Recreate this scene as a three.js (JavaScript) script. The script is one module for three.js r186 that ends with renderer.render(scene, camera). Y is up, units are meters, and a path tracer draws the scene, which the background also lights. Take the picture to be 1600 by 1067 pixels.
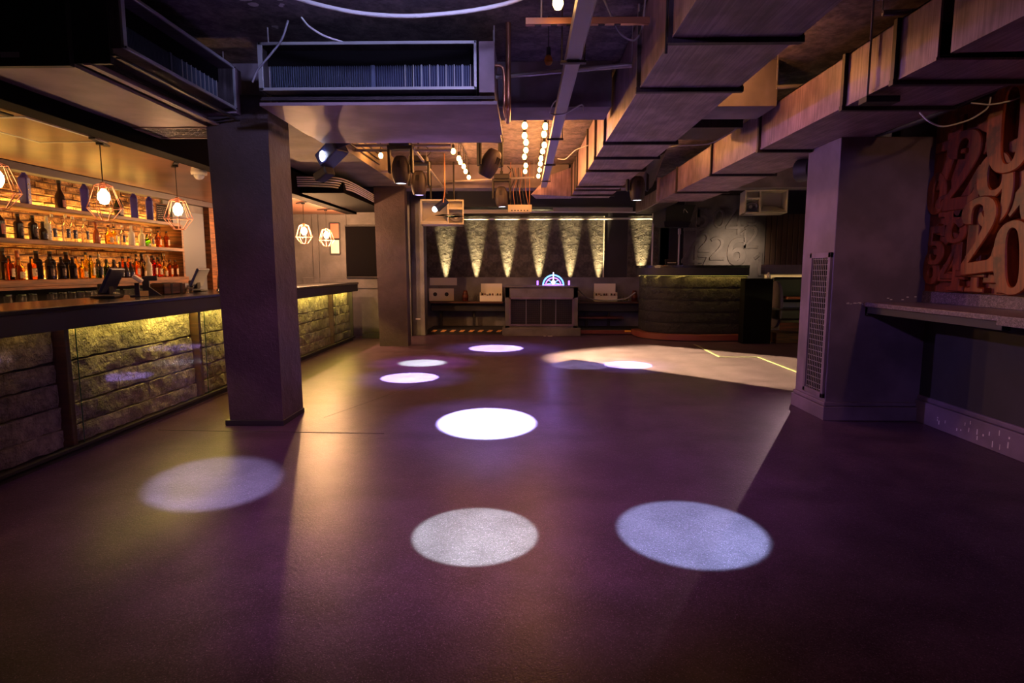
import * as THREE from 'three';
import { RoundedBoxGeometry } from 'three/addons/geometries/RoundedBoxGeometry.js';
import { TextGeometry } from 'three/addons/geometries/TextGeometry.js';
import { FontLoader } from 'three/addons/loaders/FontLoader.js';
import { RectAreaLightUniformsLib } from 'three/addons/lights/RectAreaLightUniformsLib.js';
import * as BGU from 'three/addons/utils/BufferGeometryUtils.js';

// ------------------------------------------------------------------ camera, sky, exposure
const scene = new THREE.Scene();
scene.background = new THREE.Color(0x000000);
const camera = new THREE.PerspectiveCamera(58.63, 1600 / 1067, 0.05, 60);
camera.rotation.order = 'YXZ';
camera.position.set(0, 1.4, 0);
camera.rotation.set(-0.11891, 0.0209, 0);
scene.add(camera);
const renderer = new THREE.WebGLRenderer({ antialias: true });
renderer.toneMapping = THREE.LinearToneMapping;
renderer.toneMappingExposure = 1.0;
renderer.shadowMap.enabled = true;
RectAreaLightUniformsLib.init();
const V = (x, y, z) => new THREE.Vector3(x, y, z);
const lin = (r, g, b) => new THREE.Color().setRGB(r, g, b);
// light levels (candela; nits for strips) and hues of seen and unseen lamps
const L = {
  pendant: [3.6, lin(1, 0.5, 0.22)], string: [0.7, lin(1, 0.38, 0.1)],
  head: { white: lin(0.42, 0.52, 1), cyan: lin(0.52, 1, 0.62), blue: lin(0.45, 0.9, 1), lilac: lin(0.5, 0.72, 0.85) },
  barStrip: [240, lin(1, 0.7, 0.11)], shelfStrip: [120, lin(1, 0.55, 0.1)], uplight: [200, lin(1, 0.76, 0.34)],
  flood: [22, lin(0.5, 0.3, 1)], unseenRake: [30, lin(1, 0.62, 0.66)], unseenPar: [42, lin(0.55, 0.35, 1)],
};
function spot(parent, at, to, cd, color, angle, penumbra, radius = 1) {
  const s = new THREE.SpotLight(color, cd, 0, angle, penumbra, 2);
  s.position.set(...at); s.target.position.set(...to); s.castShadow = true; s.shadow.radius = radius;
  parent.add(s); parent.add(s.target); return s;
}
function point(parent, at, cd, color, radius = 1) {
  const p = new THREE.PointLight(color, cd, 0, 2); p.position.set(...at); p.castShadow = true; p.shadow.radius = radius; parent.add(p); return p;
}
function strip(parent, at, to, nits, color, w, h) {
  const r = new THREE.RectAreaLight(color, nits, w, h); r.position.set(...at); r.lookAt(...to); parent.add(r); return r;
}

// ------------------------------------------------------------------ helpers
function mulberry(a) { return () => { a |= 0; a = (a + 0x6D2B79F5) | 0; let t = Math.imul(a ^ (a >>> 15), 1 | a); t = (t + Math.imul(t ^ (t >>> 7), 61 | t)) ^ t; return ((t ^ (t >>> 14)) >>> 0) / 4294967296; }; }
const rnd = mulberry(7);
const rr = (a, b) => a + (b - a) * rnd();
const hash = (x, y, s) => { let h = Math.imul(x, 374761393) + Math.imul(y, 668265263) + Math.imul(s, 1442695041); h = Math.imul(h ^ (h >>> 13), 1274126177); return ((h ^ (h >>> 16)) >>> 0) / 4294967296; };
function vnoise(x, y, p, q, s) {
  const xi = Math.floor(x), yi = Math.floor(y), fx = x - xi, fy = y - yi, u = fx * fx * (3 - 2 * fx), v = fy * fy * (3 - 2 * fy);
  const m = (a, n) => ((a % n) + n) % n, h = (a, b) => hash(m(a, p), m(b, q), s);
  return (h(xi, yi) * (1 - u) + h(xi + 1, yi) * u) * (1 - v) + (h(xi, yi + 1) * (1 - u) + h(xi + 1, yi + 1) * u) * v;
}
function fbm(u, v, fx, fy, oct, s) { let a = 0.5, t = 0, n = 0; for (let i = 0; i < oct; i++) { t += a * vnoise(u * fx, v * fy, fx, fy, s + i); n += a; a *= 0.55; fx *= 2; fy *= 2; } return t / n; }
function tex(size, fn, metres, srgb = true) {
  const d = new Uint8Array(size * size * 4);
  for (let j = 0; j < size; j++) for (let i = 0; i < size; i++) {
    const c = fn(i / size, j / size), k = (j * size + i) * 4;
    for (let n = 0; n < 3; n++) d[k + n] = Math.max(0, Math.min(255, Math.round((c.length ? c[n] : c) * 255)));
    d[k + 3] = 255;
  }
  const t = new THREE.DataTexture(d, size, size); t.wrapS = t.wrapT = THREE.RepeatWrapping; t.magFilter = THREE.LinearFilter; t.minFilter = THREE.LinearMipmapLinearFilter;
  if (srgb) t.colorSpace = THREE.SRGBColorSpace;
  t.repeat.set(1 / metres, 1 / metres); t.needsUpdate = true; return t;
}
const mixc = (a, b, t) => [a[0] + (b[0] - a[0]) * t, a[1] + (b[1] - a[1]) * t, a[2] + (b[2] - a[2]) * t];
const sst = (a, b, x) => { x = Math.max(0, Math.min(1, (x - a) / (b - a))); return x * x * (3 - 2 * x); };
// box-projected uv in metres
function fin(g) {
  g = g.index ? g.toNonIndexed() : g;
  if (!g.attributes.normal) g.computeVertexNormals();
  const p = g.attributes.position, n = p.count, uv = new Float32Array(n * 2), a = V(), b = V(), c = V();
  for (let i = 0; i < n; i += 3) {
    a.fromBufferAttribute(p, i); b.fromBufferAttribute(p, i + 1).sub(a); c.fromBufferAttribute(p, i + 2).sub(a); b.cross(c);
    const ax = Math.abs(b.x), ay = Math.abs(b.y), az = Math.abs(b.z);
    for (let k = i; k < i + 3; k++) {
      const x = p.getX(k), y = p.getY(k), z = p.getZ(k);
      if (ay >= ax && ay >= az) { uv[k * 2] = x; uv[k * 2 + 1] = z; } else if (ax >= az) { uv[k * 2] = z; uv[k * 2 + 1] = y; } else { uv[k * 2] = x; uv[k * 2 + 1] = y; }
    }
  }
  const o = new THREE.BufferGeometry();
  o.setAttribute('position', p); o.setAttribute('normal', g.attributes.normal); o.setAttribute('uv', new THREE.BufferAttribute(uv, 2));
  return o;
}
function merge(gs) { gs = (Array.isArray(gs) ? gs : [gs]).map(fin); return gs.length > 1 ? BGU.mergeGeometries(gs) : gs[0]; }
const box = (w, h, d, x = 0, y = 0, z = 0, r = 0.004) => {
  const m = Math.min(w, h, d) * 0.45; const g = r > 0 ? new RoundedBoxGeometry(w, h, d, 1, Math.min(r, m)) : new THREE.BoxGeometry(w, h, d);
  g.translate(x, y, z); return g;
};
const span = (x0, x1, y0, y1, z0, z1, r = 0.004) => box(Math.abs(x1 - x0), Math.abs(y1 - y0), Math.abs(z1 - z0), (x0 + x1) / 2, (y0 + y1) / 2, (z0 + z1) / 2, r);
const cyl = (r0, r1, h, x = 0, y = 0, z = 0, n = 16) => new THREE.CylinderGeometry(r0, r1, h, n).translate(x, y, z);
const ball = (r, x, y, z, n = 14) => new THREE.SphereGeometry(r, n, Math.round(n * 0.7)).translate(x, y, z);
const lathe = (pts, n = 18) => new THREE.LatheGeometry(pts.map(([r, y]) => new THREE.Vector2(r, y)), n);
const tube = (pts, r, n = 6, seg = 0, closed = false) => new THREE.TubeGeometry(new THREE.CatmullRomCurve3(pts.map((p) => V(...p)), closed, 'catmullrom', 0.4), seg || pts.length * 5, r, n, closed);
function rod(a, b, r, n = 8) {
  const A = V(...a), B = V(...b), g = new THREE.CylinderGeometry(r, r, A.distanceTo(B), n);
  g.applyQuaternion(new THREE.Quaternion().setFromUnitVectors(V(0, 1, 0), B.clone().sub(A).normalize())); const m = A.add(B).multiplyScalar(0.5); return g.translate(m.x, m.y, m.z);
}
// a convex hexahedron from 8 corners: bottom ring then top ring
function hexa(c) {
  const f = [[0, 1, 2, 3], [7, 6, 5, 4], [0, 4, 5, 1], [1, 5, 6, 2], [2, 6, 7, 3], [3, 7, 4, 0]], pos = [];
  const mid = c.reduce((a, p) => [a[0] + p[0] / 8, a[1] + p[1] / 8, a[2] + p[2] / 8], [0, 0, 0]);
  for (const q of f) for (const t of [[0, 1, 2], [0, 2, 3]]) {
    const P = t.map((i) => V(...c[q[i]])), n = P[1].clone().sub(P[0]).cross(P[2].clone().sub(P[0]));
    if (n.dot(P[0].clone().sub(V(...mid))) < 0) P.reverse();
    for (const p of P) pos.push(p.x, p.y, p.z);
  }
  const g = new THREE.BufferGeometry(); g.setAttribute('position', new THREE.Float32BufferAttribute(pos, 3)); g.computeVertexNormals(); return g;
}
const used = {};
const numbered = (n) => { const k = used[n] = (used[n] ?? -1) + 1; return k ? n + '_' + String(k).padStart(3, '0') : n; };
const shade = (m) => { m.castShadow = m.receiveShadow = true; return m; };
function part(name, parent, gs, m, label) { const o = shade(new THREE.Mesh(gs.isBufferGeometry && gs.userData.ready ? gs : merge(gs), m)); o.name = name; if (label) o.userData.label = label; parent.add(o); return o; }
function ready(gs) { const g = merge(gs); g.userData.ready = true; return g; }
function tag(o, label, category, group) { o.userData.label = label; o.userData.category = category; if (group) o.userData.group = group; return o; }
function thing(name, label, category, at = [0, 0, 0], turn = 0, group) { const o = new THREE.Group(); o.name = numbered(name); o.position.set(...at); o.rotation.y = turn; scene.add(o); return tag(o, label, category, group); }
function solo(name, label, category, gs, m, group) { const o = part(numbered(name), scene, gs, m); return tag(o, label, category, group); }
function struct(name, gs, m, parent = scene) { const o = part(name, parent, gs, m); if (parent === scene) o.userData.kind = 'structure'; return o; }
function dup(src, at, turn, label, scale = 1) { const o = src.clone(); o.name = numbered(src.userData.base ?? src.name); o.position.set(...at); o.rotation.y = turn; if (scale !== 1) o.scale.setScalar(scale); o.userData = { ...src.userData, label }; scene.add(o); return o; }
const ORD = ['first', 'second', 'third', 'fourth', 'fifth', 'sixth', 'seventh', 'eighth', 'ninth', 'tenth', 'eleventh', 'twelfth', 'thirteenth', 'fourteenth', 'fifteenth', 'sixteenth', 'seventeenth', 'eighteenth', 'nineteenth', 'twentieth', 'twenty-first', 'twenty-second', 'twenty-third', 'twenty-fourth'];

// ------------------------------------------------------------------ materials
const std = (c, rough = 0.7, metal = 0, o = {}) => new THREE.MeshStandardMaterial({ color: Array.isArray(c) ? lin(...c) : c, roughness: rough, metalness: metal, ...o });
const phy = (o) => new THREE.MeshPhysicalMaterial(o);
const glow = (c, k, o = {}) => new THREE.MeshStandardMaterial({ color: lin(0.05, 0.05, 0.05), emissive: lin(...c), emissiveIntensity: k, roughness: 0.4, ...o });
const tSpeck = tex(512, (u, v) => { const a = fbm(u, v, 6, 6, 5, 11), s = hash(Math.floor(u * 512), Math.floor(v * 512), 5), w = sst(0.965, 1, s), d = sst(0.3, 1, hash(Math.floor(u * 256), Math.floor(v * 256), 6)); return mixc(mixc([0.2, 0.18, 0.2], [0.4, 0.37, 0.39], 0.65 * a + 0.35 * d), [0.85, 0.8, 0.88], w * 0.7); }, 1.3);
const tFloorRough = tex(512, (u, v) => { const a = fbm(u, v, 4, 4, 6, 31), b = fbm(u, v, 40, 40, 3, 37); return 0.3 + 0.08 * a + 0.03 * (b - 0.5); }, 2.6, false);
const tFloorBump = tex(512, (u, v) => 0.6 * fbm(u, v, 60, 60, 3, 41) + 0.4 * hash(Math.floor(u * 256), Math.floor(v * 256), 9), 1.3, false);
const tRough = tex(512, (u, v) => { const a = fbm(u, v, 8, 8, 6, 51), b = fbm(u, v, 22, 22, 4, 57); return sst(0.25, 0.75, a * 0.7 + b * 0.3) - 0.5 * sst(0.62, 0.72, b); }, 0.55, false);
const tStone = tex(512, (u, v) => { const a = fbm(u, v, 7, 7, 6, 61), b = fbm(u, v, 26, 26, 4, 67); return mixc([0.36, 0.35, 0.34], [0.62, 0.6, 0.56], sst(0.25, 0.75, 0.6 * a + 0.4 * b)); }, 0.7);
const tWall = tex(512, (u, v) => { const a = fbm(u, v, 5, 5, 6, 71); return mixc([0.78, 0.78, 0.78], [1, 1, 1], sst(0.2, 0.8, a)); }, 1.6);
const tWood = tex(512, (u, v) => { const w = fbm(u, v, 3, 40, 4, 81), k = fbm(u, v, 6, 120, 3, 87); return mixc([0.3, 0.16, 0.09], [0.62, 0.38, 0.2], sst(0.25, 0.8, 0.6 * w + 0.4 * k)); }, 0.9);
const tPanelWood = tex(512, (u, v) => { const w = fbm(u, v, 40, 4, 4, 91), k = fbm(u, v, 5, 5, 5, 97), s = sst(0.5, 0.75, k); return mixc(mixc([0.4, 0.2, 0.08], [0.72, 0.42, 0.18], w), [0.22, 0.12, 0.08], s * 0.7); }, 0.8);
const tMetal = tex(512, (u, v) => { const a = fbm(u, v, 90, 3, 3, 101), b = fbm(u, v, 6, 5, 5, 107); return mixc([0.52, 0.47, 0.48], [0.8, 0.74, 0.73], sst(0.2, 0.8, 0.45 * a + 0.55 * b)); }, 0.9);
const tGranite = tex(256, (u, v) => { const s = hash(Math.floor(u * 256), Math.floor(v * 256), 15), b = fbm(u, v, 50, 50, 2, 111); return mixc([0.25, 0.2, 0.22], [0.75, 0.68, 0.7], sst(0.3, 0.85, 0.6 * s + 0.4 * b)); }, 0.5);
const tBrick = tex(256, (u, v) => { const a = fbm(u, v, 12, 12, 5, 121), b = fbm(u, v, 40, 40, 3, 127); return mixc([0.5, 0.42, 0.36], [1, 0.96, 0.92], sst(0.25, 0.75, 0.6 * a + 0.4 * b)); }, 0.5);
const M = {
  floor: phy({ map: tSpeck, roughnessMap: tFloorRough, roughness: 1, bumpMap: tFloorBump, bumpScale: 0.0009, specularIntensity: 0.2, color: lin(0.9, 0.57, 0.92) }),
  ceiling: std([0.66, 0.54, 0.66], 0.75, 0, { map: tStone, bumpMap: tRough, bumpScale: 0.004 }),
  beam: std([0.26, 0.21, 0.26], 0.75, 0, { map: tWall }),
  black: std([0.011, 0.008, 0.012], 0.6), blackGloss: std([0.012, 0.011, 0.014], 0.22), rubber: std([0.02, 0.02, 0.022], 0.8),
  greyWall: std([0.16, 0.145, 0.155], 0.7, 0, { map: tWall, bumpMap: tRough, bumpScale: 0.002 }),
  bayWall: std([0.1, 0.088, 0.09], 0.7, 0, { map: tWall, bumpMap: tRough, bumpScale: 0.002 }), darkWall: std([0.026, 0.02, 0.028], 0.7, 0, { map: tWall }),
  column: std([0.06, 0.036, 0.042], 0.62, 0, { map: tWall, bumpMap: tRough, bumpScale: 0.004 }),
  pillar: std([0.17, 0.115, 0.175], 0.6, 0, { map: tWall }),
  mortar: std([0.3, 0.21, 0.15], 0.95, 0, { bumpMap: tRough, bumpScale: 0.003 }),
  bricks: [[0.5, 0.27, 0.15], [0.4, 0.21, 0.12], [0.56, 0.34, 0.2], [0.32, 0.18, 0.12]].map((c) => std(c, 0.9, 0, { map: tBrick, bumpMap: tRough, bumpScale: 0.004 })),
  soffit: std([0.2, 0.09, 0.055], 0.35, 0, { map: tWall }),
  wood: std([0.95, 0.95, 0.95], 0.55, 0, { map: tWood }), trimDark: std([0.05, 0.035, 0.05], 0.5), post: std([0.12, 0.1, 0.09], 0.5, 0, { map: tWood }), woodDark: std([0.35, 0.32, 0.3], 0.5, 0, { map: tWood }),
  numberWood: std([0.62, 0.34, 0.24], 0.42, 0, { map: tPanelWood }), numberWoods: [[0.8, 0.48, 0.34], [0.6, 0.34, 0.26], [0.75, 0.44, 0.4]].map((c) => std(c, 0.38, 0, { map: tPanelWood })),
  duct: std([0.62, 0.48, 0.62], 0.5, 0.1, { map: tMetal }), ductDark: std([0.085, 0.07, 0.085], 0.55, 0.2, { map: tMetal }), galv: std([0.34, 0.33, 0.36], 0.35, 0.7, { map: tMetal }),
  acPanel: std([0.3, 0.2, 0.25], 0.55, 0.1, { map: tWall }), acDark: std([0.02, 0.018, 0.024], 0.6), acFlange: std([0.5, 0.5, 0.52], 0.35, 0.55), coil: std([0.15, 0.18, 0.28], 0.4, 0.6),
  conduit: std([0.32, 0.29, 0.3], 0.45, 0.4), copper: std([0.42, 0.2, 0.12], 0.35, 0.8), rose: std([0.75, 0.32, 0.22], 0.3, 0.7), cableWhite: std([0.55, 0.52, 0.54], 0.6), cableGrey: std([0.24, 0.23, 0.27], 0.55), cableBlack: std([0.015, 0.015, 0.017], 0.6),
  stone: std([0.52, 0.49, 0.5], 0.85, 0, { map: tStone, bumpMap: tRough, bumpScale: 0.02 }), stoneB: std([0.4, 0.37, 0.39], 0.85, 0, { map: tStone, bumpMap: tRough, bumpScale: 0.022 }),
  stoneDark: std([0.04, 0.031, 0.044], 0.8, 0, { map: tStone, bumpMap: tRough, bumpScale: 0.012 }),
  pane: phy({ color: 0xffffff, roughness: 0.02, transmission: 1, thickness: 0, ior: 1.5 }), edgeGlass: std([0.01, 0.05, 0.03], 0.2),
  granite: std([0.7, 0.62, 0.66], 0.35, 0, { map: tGranite }), redTrim: std([0.17, 0.035, 0.02], 0.5),
  chrome: std([0.7, 0.7, 0.72], 0.15, 1), white: std([0.62, 0.58, 0.52], 0.55), cream: std([0.6, 0.54, 0.42], 0.6), navy: std([0.018, 0.022, 0.09], 0.35),
  screenBlack: phy({ color: lin(0.003, 0.0022, 0.003), roughness: 0.9, specularIntensity: 0.15 }), darkPlate: phy({ color: lin(0.0004, 0.0004, 0.0004), roughness: 1, specularIntensity: 0 }), boards: std([0.34, 0.27, 0.17], 0.85, 0, { map: tWall }), leather: std([0.022, 0.016, 0.015], 0.28), orangeWood: std([0.4, 0.14, 0.04], 0.5, 0, { map: tWood }), chip: std([0.62, 0.55, 0.55], 0.8),
  yellowTape: std([0.6, 0.28, 0.1], 0.6), neonBlue: glow([0.12, 0.35, 1], 3.2), neonViolet: glow([0.45, 0.16, 1], 3.0), neonWhite: glow([0.8, 0.75, 1], 2.0),
  bulbWarm: glow([1, 0.66, 0.3], 22), bulbAmber: glow([1, 0.52, 0.16], 20), amberOff: phy({ color: lin(0.9, 0.45, 0.1), roughness: 0.05, transmission: 0.8, thickness: 0 }),
  lensWhite: glow([0.85, 0.85, 1], 4), lensViolet: glow([0.6, 0.45, 1], 4), lampFace: glow([0.85, 0.9, 1], 14), lensOff: std([0.03, 0.03, 0.05], 0.08),
  ledYellow: glow([1, 0.8, 0.15], 2.0), ledAmber: glow([1, 0.6, 0.15], 2.2),
};

// ------------------------------------------------------------------ the room shell
const H = 3.25;
struct('floor', span(-5.9, 6.9, -0.2, 0, -14.7, 3.4, 0), M.floor);
struct('ceiling', span(-5.9, 6.9, H, H + 0.2, -14.7, 3.4, 0), M.ceiling);
const wallL = struct('wall_left', [span(-5.65, -5.45, 0, H, -14.7, 3.4, 0)], M.mortar);
struct('wall_left_plaster', span(-5.46, -5.4, 0, 2.5, -12.6, -9.14, 0), M.greyWall);
struct('wall_front', span(-5.9, 6.9, 0, H, 3.2, 3.4, 0), M.darkWall);
struct('wall_right', span(3.66, 3.86, 0, H, -6.35, 3.2, 0), M.darkWall);
struct('wall_right_return', span(3.66, 6.6, 0, H, -6.35, -6.2, 0), M.darkWall);
struct('wall_right_far', span(6.4, 6.6, 0, H, -14.5, -6.35, 0), M.darkWall);
struct('wall_back', span(-2.5, 3.2, 0, H, -14.5, -14.2, 0), M.darkWall);
struct('wall_back_left', span(-5.45, -2.36, 0, H, -12.8, -12.6, 0), M.bayWall);
struct('wall_back_left_return', span(-2.56, -2.36, 0, H, -14.3, -12.8, 0), M.darkWall);
struct('wall_back_right', [span(3.06, 6.6, 0, H, -14.0, -13.75, 0), span(3.06, 3.2, 0, H, -14.3, -13.75, 0)], M.darkWall);
struct('wall_pilaster', span(-2.36, -2.1, 0, H, -13.1, -12.75, 0.01), M.greyWall);
// bricks behind the bottles, laid in stretcher bond, each a little proud or shy of the next
{
  const variants = [0, 1, 2, 3, 4].map((k) => { const g = box(0.036, 0.062, 0.212, 0, 0, 0, 0.007), p = g.attributes.position; for (let i = 0; i < p.count; i++) { const q = hash(Math.round(p.getY(i) * 900) + 99, Math.round(p.getZ(i) * 900) + 99, k); p.setX(i, p.getX(i) + (q - 0.5) * 0.008); p.setY(i, p.getY(i) + (q - 0.5) * 0.004); } g.computeVertexNormals(); return ready(g); });
  for (let r = 0; r < 16; r++) for (let c = 0; c < 18; c++) {
    const z = -5.1 - c * 0.225 - (r % 2) * 0.112, b = part('brick', wallL, variants[Math.floor(rnd() * 5)], M.bricks[Math.floor(rnd() * rnd() * 4)]);
    b.position.set(-5.446 + rr(-0.004, 0.006), 1.29 + r * 0.0745, z); b.rotation.x = rr(-0.012, 0.012);
  }
}
// the lowered ceiling over the bar, its edge beam and the trim above the bricks
struct('ceiling_bar', [span(-5.45, -3.5, 2.51, 2.56, -12.6, -3.2, 0.004), span(-5.45, -3.5, 2.51, 2.56, -3.2, 2.6, 0)], M.soffit);
struct('beam_bar', span(-3.56, -3.36, 2.48, 2.82, -12.3, -3.7, 0.006), M.screenBlack);
struct('trim_1', span(-5.44, -5.3, 2.42, 2.51, -12.4, -3.2, 0.01), M.trimDark);
// downstand beams: the ducts pass through gaps
struct('beam_1', [span(-5.45, 0.78, 2.85, H, -6.2, -5.72, 0.006), span(1.56, 2.26, 2.85, H, -6.2, -5.72, 0.006), span(3.2, 6.4, 2.85, H, -6.2, -5.72, 0.006)], M.beam);
struct('beam_2', [span(-5.45, 0.78, 2.84, H, -11.6, -11.15, 0.006), span(1.56, 2.26, 2.84, H, -11.6, -11.15, 0.006), span(3.2, 6.4, 2.84, H, -11.6, -11.15, 0.006)], M.beam);
struct('bulkhead_back', [span(-2.36, 2.26, 2.72, H, -14.2, -13.3, 0.006), span(2.26, 3.2, 2.95, H, -14.2, -13.3, 0.006)], M.acDark);
// columns: chipped, not quite true
function column(name, x0, x1, z0, z1, top, lean = 0) {
  const g = hexa([[x0 + lean, 0, z0], [x1, 0, z0], [x1, 0, z1], [x0 + lean, 0, z1], [x0 - 0.04, top, z0], [x1 - 0.015, top, z0], [x1 - 0.03, top, z1], [x0 - 0.04, top, z1]]);
  const c = struct(name, g, M.column); return c;
}
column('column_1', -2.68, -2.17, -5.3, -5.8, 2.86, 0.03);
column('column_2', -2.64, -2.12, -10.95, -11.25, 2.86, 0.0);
struct('baseboard_column', [span(-2.69, -2.16, 0, 0.05, -5.81, -5.285, 0.006)], M.black);
// right pillar with its skirting
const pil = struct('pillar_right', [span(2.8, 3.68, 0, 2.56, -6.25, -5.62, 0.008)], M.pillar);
struct('baseboard_pillar', [span(2.77, 3.68, 0, 0.13, -6.27, -5.58, 0.006), span(2.782, 3.68, 0.13, 0.17, -6.26, -5.6, 0.01)], M.pillar);
struct('baseboard_right', [span(3.625, 3.67, 0, 0.2, -5.62, 3.1, 0.006), span(3.64, 3.67, 0.2, 0.245, -5.62, 3.1, 0.012)], M.pillar);
{ const gs = []; for (let i = 0; i < 46; i++) { const u = Math.pow(rnd(), 0.8), x = 2.9 + u * 0.66, s = rr(0.003, 0.011) * (Math.abs(u - 0.55) < 0.12 || u > 0.85 ? 1.6 : 0.8); gs.push(box(s * rr(1.5, 3.5), s, 0.002, x, 1.085 + rr(-0.008, 0.01), -5.619, 0)); } for (let i = 0; i < 5; i++) gs.push(box(0.02, 0.008, 0.002, rr(3.3, 3.6), 1.13 + rr(-0.01, 0.02), -5.619, 0)); const o = part('chipped_paint', pil, gs, M.chip); o.userData.kind = 'stuff'; }
{ const gs = []; for (let i = 0; i < 18; i++) { gs.push(box(0.002, rr(0.01, 0.05), rr(0.004, 0.012), 3.624, rr(0.04, 0.16), rr(-5.3, -4.5), 0)); } const o = solo('scuff_marks', 'pale scratches on the skirting board under the granite ledge', 'scratches', gs, M.chip); o.userData.kind = 'stuff'; }
// peeling paint on the ceiling above the left unit
{ const gs = []; for (const [x, y, z, s] of [[-2.02, H - 0.004, -4.18, 0.05], [-1.98, H - 0.004, -4.35, 0.07], [-1.93, H - 0.004, -4.45, 0.06], [-1.72, H - 0.004, -4.5, 0.04], [-1.68, H - 0.004, -4.38, 0.04], [-1.9, H - 0.004, -4.9, 0.04]]) for (let k = 0; k < 4; k++) gs.push(new THREE.CircleGeometry(s * rr(0.3, 0.6), 7).rotateX(Math.PI / 2).translate(x + rr(-1, 1) * s * 0.6, y - 0.002 * k, z + rr(-1, 1) * s)); const o = solo('peeled_paint', 'pale bare patches where black paint peeled off the ceiling', 'paint', gs, M.chip); o.userData.kind = 'stuff'; }
// metal strip let into the floor before the far counter
struct('trim_2', [[[3.17, -11.33], [3.12, -9.68]], [[3.12, -9.68], [3.73, -9.69]], [[3.73, -9.69], [3.72, -8.0]]].map(([a, b]) => { const l = Math.hypot(b[0] - a[0], b[1] - a[1]); return box(l + 0.03, 0.006, 0.035, 0, 0, 0, 0).rotateY(-Math.atan2(b[1] - a[1], b[0] - a[0])).translate((a[0] + b[0]) / 2, 0.003, (a[1] + b[1]) / 2); }), std([0.17, 0.14, 0.1], 0.6));
// floor joint near the column
struct('trim_3', [rod([-3.2, -0.002, -5.12], [-1.2, -0.002, -5.05], 0.006, 5), rod([-1.9, -0.002, -5.6], [-1.25, -0.002, -7.4], 0.004, 5)], M.black);

// ------------------------------------------------------------------ bar counter
const bar = thing('bar_counter', 'long black topped bar clad in glass fronted rough stone with yellow light strips', 'bar counter');
const BX = -3.4;
part('worktop', bar, [span(-4.05, -3.28, 1.1, 1.135, -12.0, -1.5, 0.008)], M.blackGloss);
part('fascia', bar, [span(-3.36, -3.29, 0.965, 1.1, -11.95, -1.5, 0.006), span(-4.0, -3.3, 0.965, 1.1, -12.0, -11.93, 0.004)], M.black);
part('carcass', bar, [span(-3.95, -3.52, 0.06, 0.96, -11.94, -1.5, 0)], M.black);
part('plinth', bar, [span(-3.9, -3.4, 0, 0.055, -11.9, -1.5, 0.003), span(-3.395, -3.365, 0.05, 0.075, -11.95, -1.5, 0.003)], M.black);
part('end_panel', bar, [span(-3.95, -3.4, 0.05, 0.97, -11.97, -11.93, 0.003)], M.black);
const posts = [-1.9, -4.42, -6.27, -8.5, -10.72, -11.9];
for (const z of posts.slice(0, -1)) part('post', bar, [span(-3.52, -3.4, 0.06, 0.96, z - 0.024, z + 0.024, 0.004)], M.post);
function roughBlock(w, h, s) {
  const nx = Math.max(6, Math.round(w / 0.06)), ny = 5, pos = [], idx = [], X = [], Y = [];
  X.push([0, -1], [0, 0]); for (let i = 1; i < nx; i++) X.push([i / nx, 1]); X.push([1, 0], [1, -1]);
  Y.push([0, -1], [0, 0]); for (let i = 1; i < ny; i++) Y.push([i / ny, 1]); Y.push([1, 0], [1, -1]);
  X.forEach(([u, a], i) => Y.forEach(([v, b], j) => {
    const e = Math.min(a, b), n = fbm(u * w / 2, v * h / 2, 24, 24, 4, s), jag = (hash(i, j, s) - 0.5) * 0.012;
    let x = (u - 0.5) * w, y = (v - 0.5) * h, z = e < 0 ? -0.045 : e === 0 ? 0.004 + (n - 0.5) * 0.03 + (hash(i + 7, j, s) - 0.5) * 0.006 : 0.006 + (n - 0.5) * 0.034;
    if (e <= 0) { if (b <= 0) y += jag * (e < 0 ? 0.3 : 1) - Math.sign(v - 0.5) * (e < 0 ? 0 : 0.001); if (a <= 0) x += jag * 0.6 - Math.sign(u - 0.5) * (e < 0 ? 0 : 0.001); }
    pos.push(x, y, z);
  }));
  const n = Y.length; for (let i = 0; i < X.length - 1; i++) for (let j = 0; j < n - 1; j++) { const a = i * n + j, b = a + n; idx.push(a, b, a + 1, b, b + 1, a + 1); }
  const g = new THREE.BufferGeometry(); g.setAttribute('position', new THREE.Float32BufferAttribute(pos, 3)); g.setIndex(idx); return ready(BGU.toCreasedNormals(g, 0.6));
}
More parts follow.
